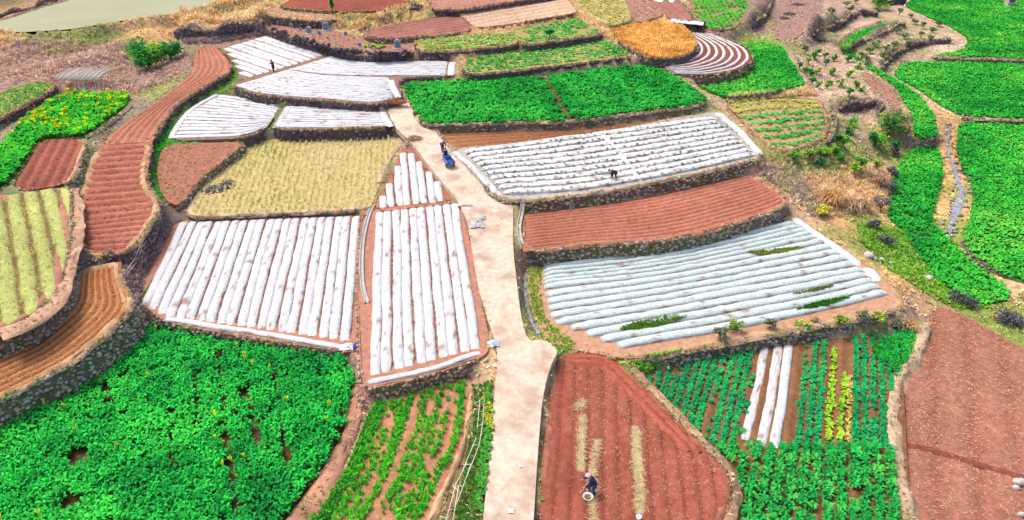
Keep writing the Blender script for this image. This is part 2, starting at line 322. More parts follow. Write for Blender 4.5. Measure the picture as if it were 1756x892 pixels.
f_('Z', 'grass_plot', 'bright grass inside the stone ring', [(1440,82),(1467,55),(1533,39),(1522,52),(1460,84)], 3.6, .02, GRN, 0)
f_('T4', 'wheat_field', 'narrow green crop strip along the ditch', [(1424,80),(1450,84),(1486,110),(1532,135),(1580,165),(1606,205),(1608,237),(1572,238),(1555,195),(1540,155),(1500,125),(1465,105)], 1.9, .045, GRN, 0)
f_('Y2', 'ploughed_field', 'red bare strip beside the green crop', [(1474,122),(1505,130),(1535,155),(1548,190),(1562,228),(1536,210),(1505,162)], 2.3, .04, (.34, .20, .14), 0)
f_('T0', 'wheat_field', 'large green crop field around the small shrine', [(1548,12),(1580,-25),(1960,-25),(1960,108),(1756,102),(1590,97),(1650,85),(1658,68),(1632,50)], 2.6, .02, GRN, .25, PALE, 'mixed')
f_('T1', 'wheat_field', 'green crop field above the stream', [(1546,106),(1756,109),(1960,112),(1960,209),(1756,206),(1650,202),(1615,187),(1575,157),(1526,130)], 1.3, .02, GRN, .25, PALE, 'mixed')
f_('T2', 'wheat_field', 'green crop field right of the stream', [(1644,211),(1756,215),(1960,220),(1960,560),(1753,486),(1686,455),(1646,415),(1663,384),(1670,324),(1653,293),(1640,256)], -.1, .025, GRN, 0)
f_('T3', 'wheat_field', 'green crop field left of the stream', [(1563,256),(1602,248),(1615,268),(1616,307),(1596,377),(1610,394),(1653,435),(1721,492),(1734,508),(1706,526),(1679,522),(1619,492),(1585,455),(1551,401),(1521,374),(1528,334),(1535,290)], -.7, .03, GRN, 0)
POND = dict(z=8.0, pts=[(-260,66),(0,50),(20,56),(118,51),(200,37),(303,23),(393,0),(440,-28),(120,-45),(124,0),(84,10),(0,37),(-260,62)])

# ------------------------------------------------------------------ ground sheet (levels run between the fields)
# spot levels and weed colours off the fields: px, py, z, colour
WASTE, MOSS, ORCH, DRYO = (.30, .19, .16), (.22, .26, .07), (.42, .30, .22), (.50, .31, .14)
SPOTS = [(40,75,7.0,WASTE),(150,90,6.9,WASTE),(60,110,6.7,(.42,.24,.18)),(200,70,7.2,WASTE),(200,140,6.2,WASTE),(300,110,6.2,WASTE),(120,130,6.4,WASTE),(20,130,6.7,WASTE),(250,140,6.0,(.36,.3,.14)),(170,155,5.7,WASTE),
  (400,45,7.6,WASTE),(330,60,7.4,WASTE),(400,15,8.6,DRYO),(340,25,8.4,DRYO),(440,10,8.6,DRYO),(250,42,7.9,DRYO),(60,60,7.6,MOSS),(20,65,7.5,DRYO),(130,56,7.6,MOSS),
  (620,30,8.0,DRYO),(600,42,7.4,(.45,.3,.16)),(720,20,8.4,DRYO),(1030,42,7.2,DRYO),(1100,30,7.4,DRYO),(1215,60,5.9,WASTE),
  (1300,40,5.6,WASTE),(1310,20,5.8,WASTE),(1290,65,5.0,MOSS),(1420,20,5.0,ORCH),(1460,15,4.6,ORCH),(1400,45,5.0,ORCH),(1480,40,4.2,ORCH),(1380,80,4.7,ORCH),(1420,110,4.0,ORCH),(1400,140,3.6,ORCH),(1460,140,3.2,ORCH),(1480,170,2.9,ORCH),(1440,180,3.0,ORCH),(1540,30,3.3,ORCH),
  (1580,60,2.6,ORCH),(1620,70,2.4,ORCH),(1560,80,2.3,ORCH),(1520,100,2.2,ORCH),(1600,50,2.8,ORCH),(1640,78,2.6,PALE),(1470,230,1.6,ORCH),(1440,215,1.8,MOSS),(1440,250,1.4,MOSS),(1400,280,1.4,MOSS),(1520,230,1.8,MOSS),(1480,290,1.0,DRYO),(1440,330,1.1,DRYO),(1380,310,1.6,(.4,.28,.2)),(1500,330,.6,DRYO),
  (1400,360,.9,DRYO),(1440,380,.5,(.52,.32,.16)),(1430,420,.35,(.45,.33,.16)),(1490,390,.0,MOSS),(1520,430,-.2,MOSS),(1560,460,-.4,MOSS),(1610,495,-.6,MOSS),(1540,480,.1,DRYO),(1590,510,-.2,(.45,.28,.18)),(1660,535,-.7,MOSS),(1700,545,-.9,MOSS),(1740,540,-1.0,MOSS),(1740,575,-.9,MOSS),
  (1620,230,.5,DRYO),(1628,300,-.6,DRYO),(1625,360,-1.0,DRYO),(1638,340,-1.3,DRYO),(1640,290,-.9,DRYO),(1630,250,-.2,DRYO),(1660,345,-.9,YGR),(1640,410,-1.1,YGR),(1700,470,-1.0,TAN),(1750,510,-1.1,TAN),
  (600,604,.5,PINK),(612,660,.6,PINK),(580,760,.6,(.35,.17,.11)),(530,850,.5,(.30,.18,.14)),(846,645,.7,TAN),(800,642,.35,TAN),(700,665,.25,TAN),(815,690,.35,(.30,.22,.12)),(800,780,.2,(.17,.12,.06)),(790,880,.0,(.2,.14,.07)),(820,800,.2,(.2,.16,.07)),
  (1080,620,.0,MOSS),(1200,600,-.4,MOSS),(1525,560,-.3,(.4,.3,.18)),(1580,560,-.6,(.42,.28,.19)),(1528,720,-.4,PALE),(1530,800,-.35,PALE),(1565,610,-.35,PALE),(1250,780,-.4,MOSS),(1262,870,-.5,MOSS),(1275,940,-.5,MOSS),
  (260,460,1.5,(.18,.11,.11)),(235,500,1.6,(.2,.12,.12)),(283,400,1.8,(.2,.13,.13)),(290,370,2.2,(.2,.15,.12)),(225,560,.9,(.15,.1,.09)),(630,560,1.3,PINK),(640,400,2.0,(.25,.15,.1)),(655,345,2.3,(.25,.16,.1)),(705,235,4.0,(.35,.26,.17)),
  (890,400,1.5,(.3,.26,.13)),(895,470,.8,(.26,.2,.1)),(905,540,.6,MOSS),(1320,290,2.2,(.38,.24,.13)),(1290,300,2.4,(.4,.22,.12)),(1340,320,1.9,(.38,.22,.13)),(1350,280,1.9,MOSS),(1240,185,3.7,(.42,.3,.2)),(1130,108,5.2,(.42,.3,.2)),(1180,150,4.6,(.4,.28,.17)),(240,180,5.4,(.30,.24,.17)),(195,210,5.0,(.30,.24,.17)),(165,240,4.7,(.30,.24,.17)),(388,150,4.2,GRN),(335,178,4.1,GRN),(303,203,3.9,GRN),(287,235,3.6,GRN),(276,268,3.0,GRN),(270,300,2.8,GRN),(276,332,2.6,GRN),(1330,300,2.0,(.34,.22,.19)),(1370,330,1.4,(.34,.22,.18)),(1385,365,1.0,(.36,.25,.18)),
  (-300,150,7.0,WASTE),(-300,300,5.5,WASTE),(-300,500,4.0,WASTE),(-300,800,.5,WASTE),(2050,50,3.0,GRN),(2050,300,.5,GRN),(2050,700,-1.0,PINK),(300,-60,9.5,DRYO),(700,-70,10.5,WASTE),(1100,-70,9.0,WASTE),(1400,-60,7.0,ORCH),(60,10,9.2,(.33,.19,.16)),(20,15,9.0,(.35,.2,.16)),(400,1000,.0,WASTE),(900,1000,-.2,WASTE),(1500,1000,-1.,WASTE)]
SXY = np.array([[*at(a, b, z)[:2], z] for a, b, z, c in SPOTS]); SCOL = np.array([c for *_, c in SPOTS])
BP = []                                                   # field edge samples
for F in FIELDS.values():
    P = F['P']; Q = resample(np.vstack([P, P[:1]]), 1.0); zz = Q[:, 2].copy()
    if F['key'] in ('Sa', 'Sb', 'Q1', 'L4'):              # these plots end in a steep drop on their valley side
        t = np.gradient(Q, axis=0); on = np.c_[t[:, 1], -t[:, 0]]; on /= np.maximum(1e-6, np.linalg.norm(on, axis=1))[:, None]; zz -= np.where(on[:, 0]-.35*on[:, 1] > .25, 1.0 if F['key'] != 'Q1' else .7, 0)
    BP.append(np.c_[Q[:, :2], zz])
pond_w = chaikin(np.array([at(a, b, POND['z']) for a, b in POND['pts']]), 2)
Q = resample(np.vstack([pond_w, pond_w[:1]]), 2.0); BP.append(np.c_[Q[:, :2], Q[:, 2]+.25])
BP = np.vstack(BP); CTRL = np.vstack([BP, SXY]); CW = np.r_[np.ones(len(BP)), np.full(len(SXY), 8.0)]; EPS = np.r_[np.full(len(BP), .04), np.full(len(SXY), 6.0)]
def ground_raw(x, y):
    x = np.ravel(x); y = np.ravel(y); out = np.empty(len(x)); col = np.empty((len(x), 3))
    for i in range(0, len(x), 4000):
        d2 = (x[i:i+4000, None]-CTRL[None, :, 0])**2+(y[i:i+4000, None]-CTRL[None, :, 1])**2+EPS[None]
        w = CW/(d2**1.6); w *= np.exp(-.55*CTRL[:, 2])[None]; out[i:i+4000] = (w*CTRL[:, 2]).sum(1)/w.sum(1)
        e2 = (x[i:i+4000, None]-SXY[None, :, 0])**2+(y[i:i+4000, None]-SXY[None, :, 1])**2+1.0; w = 1/e2**2; col[i:i+4000] = (w[:, :, None]*SCOL[None]).sum(1)/w.sum(1)[:, None]
    return out, col
def axis(a, b, fine, far, k=1.35):
    c = list(np.arange(a, b, fine)); s = fine
    while c[-1] < far: s *= k; c.append(c[-1]+s)
    s = fine
    lo = [a]
    while lo[-1] > -far: s *= k; lo.append(lo[-1]-s)
    return np.array(sorted(lo[1:])+c)
GX = axis(-84, 100, .62, 1500); GY = axis(17, 122, .62, 1500)
gx, gy = np.meshgrid(GX, GY, indexing='ij')
near = (gx > -110) & (gx < 130) & (gy > 8) & (gy < 150)
gz = np.zeros(gx.shape); gc = np.zeros(gx.shape+(3,)); far_z = np.clip(.085*(gy-20)-.035*gx, -3, 16)
z_, c_ = ground_raw(gx[near], gy[near]); gz[near] = z_; gc[near] = c_; gz[~near] = far_z[~near]; gc[~near] = WASTE
gz += (fbm(gx*.5, gy*.5, 3)-.5)*.16
for F in FIELDS.values():
    m = inside(F['P'], gx, gy)
    if m.any():
        low = F['pl'].h(gy[m])-.35
        cur = gz[m]; gz[m] = low
mp = inside(pond_w, gx, gy); gz[mp] = POND['z']-.8
for key in sorted(FIELDS, key=lambda k: FIELDS[k]['pl'].z):   # where plots overlap the higher one carries the sheet
    F = FIELDS[key]; m = inside(F['P'], gx, gy); gz[m] = np.minimum(gz[m], F['pl'].h(gy[m])-.35)
def ground_z(x, y):
    x = np.asarray(x, float); y = np.asarray(y, float)
    i = np.clip(np.searchsorted(GX, x)-1, 0, len(GX)-2); j = np.clip(np.searchsorted(GY, y)-1, 0, len(GY)-2)
    fx = (x-GX[i])/(GX[i+1]-GX[i]); fy = (y-GY[j])/(GY[j+1]-GY[j])
    return (gz[i, j]*(1-fx)+gz[i+1, j]*fx)*(1-fy)+(gz[i, j+1]*(1-fx)+gz[i+1, j+1]*fx)*fy
def top_z(x, y, skip=None):
    """level of the highest surface at x, y (fields, else ground)"""
    x = np.atleast_1d(np.asarray(x, float)); y = np.atleast_1d(np.asarray(y, float)); z = ground_z(x, y)
    for k, F in FIELDS.items():
        if k == skip: continue
        m = inside(F['P'], x, y); z[m] = np.maximum(z[m], F['pl'].h(y[m]))
    return z
def in_fields(x, y):
    r = np.zeros(np.shape(x), bool)
    for F in FIELDS.values(): r |= inside(F['P'], x, y)
    return r
def spot(px, py):
    """point of the surface seen at a pixel (a few refinement steps)"""
    z = 2.0
    for _ in range(25): p = at(px, py, z); z = .5*z+.5*float(top_z(p[0], p[1])[0])
    p = at(px, py, z); return p
FREE = [
  ([(300,64),(340,68),(390,64),(430,56),(457,50)], 1.7, 'dark', 'tall dark brush covered wall below the pond dam'),
  ([(1393,66),(1412,58),(1440,50),(1460,34),(1480,27),(1508,33)], 1.3, 'dark', 'dark curved stone wall behind the bright ring grass'),
  ([(1395,64),(1408,74),(1428,78),(1440,68)], .7, 'dark', 'small dark stone ring wall at the end of the curved wall'),
  ([(1457,86),(1480,78),(1510,68),(1535,54),(1552,46)], 1.1, 'dark', 'dark stone wall below the bright ring grass'),
  ([(1511,122),(1525,106),(1545,92),(1585,78),(1632,75)], 1.0, 'dark', 'long dark stone wall on the rough slope tip'),
  ([(1438,194),(1460,190),(1481,189),(1503,180),(1507,205)], 1.3, 'dark', 'dark hooked bank beside the bare red strip'),
  ([(1290,52),(1310,40),(1322,10),(1328,-15)], 1.4, 'dark', 'dark stone wall beside the path to the purple plot'),
  ([(1424,196),(1428,215),(1424,240),(1412,258)], .9, 'mixed', 'curved earth bank at the end of the round striped terrace'),
  ([(0,38),(40,28),(84,12),(124,0)], 1.6, 'dark', 'dark stone wall on the far shore of the pond'),
  ([(136,452),(160,448),(208,446)], .6, 'stone', 'low mossy stone wall crossing the ploughed strip')]
FWALLS = []                                               # revetments on the rough slopes: the ground behind is stepped up
for pts, h, style, label in FREE:
    P = resample(chaikin(np.array([spot(*p) for p in pts]), 2, False), .5); P[:, 2] = top_z(P[:, 0], P[:, 1]); n = len(P); hh = np.full(n, h)*(.75+.5*vnoise(np.arange(n)*.25, np.zeros(n), 44)); hh[[0, -1]] *= .6
    t = np.gradient(P, axis=0); no = np.c_[t[:, 1], -t[:, 0]]; no /= np.linalg.norm(no, axis=1)[:, None]
    if (no*P[:, :2]).sum(1).mean() > 0: no = -no; P = P[::-1].copy(); no = no[::-1].copy(); hh = hh[::-1].copy()
    c = P.mean(0); R_ = np.abs(P[:, :2]-c[:2]).max()+8; m = (np.abs(gx-c[0]) < R_) & (np.abs(gy-c[1]) < R_) & (np.abs(gx) < 120); xy = np.c_[gx[m], gy[m]]
    d = xy[:, None]-P[None, :, :2]; kk = (d**2).sum(2).argmin(1); dm = d[np.arange(len(xy)), kk]; b_ = -(dm*no[kk]).sum(1); lat = np.abs((dm*np.c_[-no[kk][:, 1], no[kk][:, 0]]).sum(1))
    up_ = hh[kk]*np.clip((b_-.1)/.4, 0, 1)*np.clip((6.5-b_)/5, 0, 1)*np.clip(1.5-lat, 0, 1); up_[in_fields(xy[:, 0], xy[:, 1])] = 0; gz[m] += np.maximum(0, up_)
    P[:, 2] += hh-.15; ok = np.ones(n, bool); ok[-1] = False; FWALLS.append((P, no, hh, ok, style, label))
gslope = np.hypot(np.gradient(gz, axis=0)/np.gradient(gx, axis=0), np.gradient(gz, axis=1)/np.gradient(gy, axis=1))
st = np.clip((gslope-.5)/.8, 0, 1)[..., None]
gcol = gc*(1-st)+np.array([.20, .145, .13])*st                # steep banks carry dark dead weeds
gcol *= (.75+.5*fbm(gx*.35, gy*.35, 21))[..., None]
ngr = np.clip((fbm(gx*.16, gy*.16, 40)-.56)/.1, 0, 1)[..., None]*.45; gcol = gcol*(1-ngr)+np.array([.17, .23, .05])*ngr
obj('ground', make_mesh('ground', np.stack([gx, gy, gz], -1).reshape(-1, 3), grid_faces(*gx.shape)[:, ::-1], gcol.reshape(-1, 3), True), M['ground'], kind='structure', label='weedy earth between the terraced fields')
pv = np.vstack([[pond_w.mean(0)], pond_w]); tri = tessellate_polygon([[Vector(p) for p in pond_w]])
obj('pond', make_mesh('pond', pond_w, [t for t in tri]), M['water'], kind='structure', label='murky olive pond behind the terraces')

# ------------------------------------------------------------------ field surfaces
def to3(pl, XY, dz=0): XY = np.asarray(XY); return np.c_[XY[:, 0], XY[:, 1], pl.h(XY[:, 1])+dz]
def flat_field(F, mat_, col):
    P = F['P']; tri = tessellate_polygon([[Vector(p) for p in P]]); n = len(P)
    V = np.vstack([P, P+[0, 0, -F['depth']]]); Fc = [t for t in tri]+[(i, (i+1) % n, n+(i+1) % n, n+i) for i in range(n)]
    return obj(F['name'], make_mesh(F['name'], V, Fc, np.tile(np.array(col), (len(V), 1))), mat_, kind='structure', label=F['what'])
def patch_rows(pl, guides, s):
    """row line at fraction s between surveyed guide lines [(frac, pixel points)]"""
    fr = [g[0] for g in guides]; k = max(i for i in range(len(fr)) if fr[i] <= s+1e-9); k = min(k, len(fr)-2)
    a = (s-fr[k])/(fr[k+1]-fr[k]); L = []
    for q in (k, k+1):
        w = np.array([pl.at(*p) for p in guides[q][1]])
        if len(w) > 2: w = chaikin(w, 2, False)
        L.append(resample(w, n=48))
    return L[0]*(1-a)+L[1]*a
class Scan:
    """parallel straight rows clipped by an outline"""
    def __init__(s, P, d):
        s.P = P; s.d = d[:2]/np.linalg.norm(d[:2]); s.n = np.array([-s.d[1], s.d[0]]); v = P[:, :2]@s.n; s.v0, s.v1 = v.min(), v.max()
    def line(s, v):
        P = s.P; n = len(P); a = P[:, :2]@s.n; u = P[:, :2]@s.d; X = []
        for i in range(n):
            j = (i+1) % n
            if (a[i] > v) != (a[j] > v): X.append(u[i]+(u[j]-u[i])*(v-a[i])/(a[j]-a[i]))
        if len(X) < 2: return None
        return np.array([s.d*min(X)+s.n*v, s.d*max(X)+s.n*v])
def furrow_field(key, nrows=None, guides=None, along=None, pitch=None, amp=.14, sub=6, step=.7, sharp=1.0, col2=None, noise=.05, phase=0.0, clod=0, kcut=None):
    F = FIELDS[key]; pl = F['pl']; L = []; ph = []
    if guides:
        m = nrows*sub
        for i in range(m+1): L.append(patch_rows(pl, guides, min(1, i/m))); ph.append(i/sub)
        T = max(8, int(max(np.linalg.norm(np.diff(l, axis=0), axis=1).sum() for l in L)/step))
        L = [resample(l, n=T) for l in L]
    else:
        d = pl.at(*along[1])-pl.at(*along[0]); sc = Scan(F['P'], d); nv = int((sc.v1-sc.v0)/(pitch/sub)); T = 2
        for v in np.linspace(sc.v0+.01, sc.v1-.01, nv):
            q = sc.line(v)
            if q is None: continue
            L.append(q); ph.append((v-sc.v0)/pitch+phase)
        T = max(8, int(max(np.linalg.norm(l[1]-l[0]) for l in L)/step)); L = [to3(pl, resample(l, n=T)) for l in L]
    L = np.array(L); ph = np.array(ph)
    x, y = L[..., 0], L[..., 1]; wob = (vnoise(x*.5, y*.5, 5)-.5)*.35
    pr = (.5-.5*np.cos(2*np.pi*(ph[:, None]+wob*.35)))**sharp
    ed = np.ones_like(pr); ed[[0, -1]] = 0; ed[:, [0, -1]] = 0
    z = pl.h(y)+(amp*pr-amp*.5+(fbm(x*1.7, y*1.7, 9)-.5)*noise*2)*ed
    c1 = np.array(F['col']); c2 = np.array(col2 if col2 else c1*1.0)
    k = (np.clip(pr*.8+(fbm(x*.9, y*.9, 31)-.5)*.9, 0, 1) if kcut is None else np.clip((pr-kcut+(fbm(x*1.5, y*1.5, 31)-.5)*.5)/.25, 0, 1))[..., None]; cc = (c1*(1-k)+c2*k)*(.82+.36*fbm(x*.25, y*.25, 33))[..., None]  # ridge tops paler as dry crust; furrows darkened in colour to strengthen weak shading
    a, b = x.shape; V = np.stack([x, y, z], -1).reshape(-1, 3); fc = grid_faces(a, b)
    e1, e2 = V[fc[:, 1]]-V[fc[:, 0]], V[fc[:, 3]]-V[fc[:, 0]]
    if np.median(e1[:, 0]*e2[:, 1]-e1[:, 1]*e2[:, 0]) < 0: fc = fc[:, ::-1]
    P = F['P']; n = len(P); Vs = np.vstack([P+[0, 0, -.02], P+[0, 0, -F['depth']]]); b0 = len(V)
    sk = np.array([(b0+i, b0+(i+1) % n, b0+n+(i+1) % n, b0+n+i) for i in range(n)])[:, ::-1]
    return obj(F['name'], make_mesh(F['name'], np.vstack([V, Vs]), np.vstack([fc, sk]), np.vstack([cc.reshape(-1, 3), np.tile(c1, (2*n, 1))]), True), M['soil'], kind='structure', label=F['what'])
FOBJ = {}
def bund(key):
    F = FIELDS[key]; w = F['bund']; P = resample(np.vstack([F['P'], F['P'][:1]]), .55)[:-1]; n = len(P)
    t = np.roll(P, -1, 0)-np.roll(P, 1, 0); t = t[:, :2]/np.maximum(1e-6, np.linalg.norm(t[:, :2], axis=1))[:, None]; nin = np.c_[-t[:, 1], t[:, 0]]
    R = []
    wv = w*(.7+.6*fbm(P[:, 0]*.4, P[:, 1]*.4, 51))
    for f, dz in ((-.3, -.2), (.0, .03), (.45, .07), (.9, .03), (1.3, -.09)):
        off = np.where(f < 0, f*.5, f*wv)+(vnoise(P[:, 0]*1.3, P[:, 1]*1.3, int(60+f*10))-.5)*.26
        q = P[:, :2]+nin*off[:, None]; R.append(np.c_[q, F['pl'].h(q[:, 1])+dz+(vnoise(q[:, 0]*2, q[:, 1]*2, 71)-.5)*.11])
    V = np.stack(R, 1).reshape(-1, 3); q1 = P[:, :2]-nin*.8; tz = top_z(q1[:, 0], q1[:, 1], key); ok = ~(in_fields(q1[:, 0], q1[:, 1]) & (np.abs(tz-P[:, 2]) < .4))
    fc = np.array([(i*5+k, ((i+1) % n)*5+k, ((i+1) % n)*5+k+1, i*5+k+1) for i in range(n) for k in range(4) if ok[i] and ok[(i+1) % n]])
    col = np.array(F['bcol'])*(.5+.75*fbm(V[:, 0]*.8, V[:, 1]*.8, 80))[:, None]
    return obj('bund', make_mesh('bund', V, fc, col, True), M['bund'], FOBJ[key])
# ploughed and sown plots
GD = dict(
  Sa=[(0, [(336,84),(332,124),(286,161),(249,188),(202,219),(171,249)]), (1, [(370,79),(396,108),(392,125),(356,145),(303,176),(279,209),(262,242)])],
  Sb=[(0, [(171,249),(262,242)]), (.35, [(141,318),(251,310)]), (.62, [(131,378),(266,362)]), (1, [(135,439),(214,435)])],
  Sc=[(0, [(130,464),(128,480),(117,527),(40,588),(0,602),(-160,680)]), (1, [(208,448),(207,478),(230,521),(202,556),(161,592),(111,629),(0,683),(-160,770)])],
  BR=[(0, [(750,226),(880,225),(1000,221),(1100,210),(1226,192)]), (1, [(784,259),(880,247),(1015,230),(1226,200)])],
  B=[(0, [(897,363),(947,358),(1082,340),(1183,317),(1277,297)]), (1, [(897,432),(1015,418),(1136,411),(1216,395),(1320,363),(1355,347)])],
  M_=[(0, [(1170,55),(1196,74),(1198,91),(1179,104),(1136,113)]), (1, [(1216,57),(1279,81),(1292,101),(1271,119),(1216,129),(1158,127)])],
  N=[(0, [(1244,178),(1316,167),(1408,171)]), (1, [(1320,255),(1366,256),(1417,236)])],
)
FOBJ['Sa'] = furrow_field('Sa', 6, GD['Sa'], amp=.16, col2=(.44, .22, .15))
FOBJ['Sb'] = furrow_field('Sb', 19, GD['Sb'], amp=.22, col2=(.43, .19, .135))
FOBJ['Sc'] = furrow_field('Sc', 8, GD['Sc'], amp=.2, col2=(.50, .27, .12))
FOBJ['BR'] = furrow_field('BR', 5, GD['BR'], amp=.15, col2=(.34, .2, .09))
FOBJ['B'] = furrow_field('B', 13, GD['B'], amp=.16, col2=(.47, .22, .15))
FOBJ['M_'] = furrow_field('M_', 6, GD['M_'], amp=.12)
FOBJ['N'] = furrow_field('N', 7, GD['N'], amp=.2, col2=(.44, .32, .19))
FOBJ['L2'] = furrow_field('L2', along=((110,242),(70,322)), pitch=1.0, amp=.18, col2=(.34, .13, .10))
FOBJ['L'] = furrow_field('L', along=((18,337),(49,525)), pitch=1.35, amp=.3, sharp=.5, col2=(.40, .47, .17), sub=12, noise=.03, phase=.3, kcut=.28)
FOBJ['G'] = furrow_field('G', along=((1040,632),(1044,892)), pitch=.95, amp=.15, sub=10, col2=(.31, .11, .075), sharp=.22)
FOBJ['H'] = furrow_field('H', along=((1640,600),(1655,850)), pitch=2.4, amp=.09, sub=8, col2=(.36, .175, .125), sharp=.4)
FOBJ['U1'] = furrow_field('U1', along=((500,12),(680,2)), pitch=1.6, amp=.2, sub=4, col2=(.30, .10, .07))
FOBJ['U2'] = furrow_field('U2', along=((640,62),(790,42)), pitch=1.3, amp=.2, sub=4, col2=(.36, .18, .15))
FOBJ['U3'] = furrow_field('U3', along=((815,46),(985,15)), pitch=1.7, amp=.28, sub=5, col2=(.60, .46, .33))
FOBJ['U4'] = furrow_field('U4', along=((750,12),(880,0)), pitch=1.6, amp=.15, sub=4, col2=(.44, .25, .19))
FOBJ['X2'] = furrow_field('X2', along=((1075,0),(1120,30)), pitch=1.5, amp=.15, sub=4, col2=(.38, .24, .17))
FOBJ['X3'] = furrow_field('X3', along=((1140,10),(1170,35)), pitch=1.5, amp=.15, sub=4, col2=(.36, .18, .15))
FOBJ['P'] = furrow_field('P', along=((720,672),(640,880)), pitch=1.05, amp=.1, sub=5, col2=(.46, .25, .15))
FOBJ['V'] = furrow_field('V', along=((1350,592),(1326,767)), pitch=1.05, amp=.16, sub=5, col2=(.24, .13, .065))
for k in ('W1', 'W2', 'W3'): FOBJ[k] = flat_field(FIELDS[k], M['soil'], FIELDS[k]['col'])
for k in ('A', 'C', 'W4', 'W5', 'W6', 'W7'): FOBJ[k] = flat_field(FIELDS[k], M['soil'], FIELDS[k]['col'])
FOBJ['road'] = flat_field(FIELDS['road'], M['road'], W1_)
for k, F in FIELDS.items():
    if k not in FOBJ: FOBJ[k] = flat_field(F, M['soil'], F['col'])
for k, F in FIELDS.items():
    if F['bund'] > 0: bund(k)

# ------------------------------------------------------------------ terrace walls below the fields
WLAB = dict(W1='low rubble bank below the white tunnel field above the tall green crop', W2='stacked pinkish stone wall below the long film tunnels above the garlic plot', R='dark earth bank around the straw stubble field',
  Q1='dark bank between the bare red plot and straw stubble', Sa='dark weedy bank below the upper curved ploughed strip', Sb='steep purple weedy bank below the cross ridged red strip', Sc='rubble stone bank between the rusty curved strip and tall green crop', L='grey rubble wall holding the pale green seedbeds',
  L2='short stone wall beside the small dark red plot', L3='stone edge wall below the flowering rapeseed plot', L4='dark weedy bank below the pale grass plot', W4='dark bank below the curved white film terrace', W5='dark bank above the straw stubble field beside the road',
  W6='dark edge bank of the upper left white film terrace', W7='dark bank below the top white film terrace', C='stone wall with yellow lichen between the wide film beds and red terrace', B='mossy stone wall below the smooth red ploughed terrace',
  A='weedy stone wall below the greenish film tunnels', D='earth and stone wall below the dense green terrace', E3='dark wall between the striped vegetable plot and dense green terrace', E1='dark bank below the weedy yellow green plot', E2='dark bank below the plot with a lone shrub',
  J='dark bushy bank below the gravestones', J2='dark green wall behind the gravestones', U2='low bank below the purple brown plot', U3='dark bank below the pale ribbed fallow plot', U4='dark bank below the pinkish brown plot', G='red earth bank between the straw strip field and vegetables',
  N='curved bank around the round vegetable terrace', K='bank below the bright green curved terrace', M_='low dark bank below the curved film strips', O='dark bank below the orange dry meadow', X4='dark stone wall around the green vegetable beds', Y1='dark wall beside the plot with ash heaps',
  T0='pale bank between the shrine field and next green field', T1='narrow bank below the green field above the stream', road='broken concrete edge along the farm road')
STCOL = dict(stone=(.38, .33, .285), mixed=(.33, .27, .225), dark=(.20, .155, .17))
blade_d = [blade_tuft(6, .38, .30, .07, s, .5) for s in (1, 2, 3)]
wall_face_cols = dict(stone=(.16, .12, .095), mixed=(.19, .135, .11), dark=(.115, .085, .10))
def terrace_wall(key):
    F = FIELDS[key]; P = resample(np.vstack([F['P'], F['P'][:1]]), .5)[:-1]; n = len(P); style = F['wall']
    t = np.roll(P, -1, 0)-np.roll(P, 1, 0); t = t[:, :2]/np.maximum(1e-6, np.linalg.norm(t[:, :2], axis=1))[:, None]; no = np.c_[t[:, 1], -t[:, 0]]
    q1 = P[:, :2]+no*.45; q2 = P[:, :2]+no*.9
    lo = np.maximum(top_z(q1[:, 0], q1[:, 1], key), top_z(q2[:, 0], q2[:, 1], key)-.15); h = P[:, 2]-lo
    vis = (P[:, 1] < 125) & (P[:, 1] > 14)
    ok = (h > .32) & vis
    for _ in range(2): ok = ok & (np.roll(ok, 1) | np.roll(ok, -1))
    if key == 'road': ok &= False
    if ok.sum() < 6: return
    hh = np.clip(h+.25, .2, 3.2)
    for _ in range(2): hh = (np.roll(hh, 1)+hh+np.roll(hh, -1))/3
    build_wall(P, no, hh, ok, style, WLAB.get(key, 'earth bank below the '+F['what']), pinkish=(key == 'W2'))
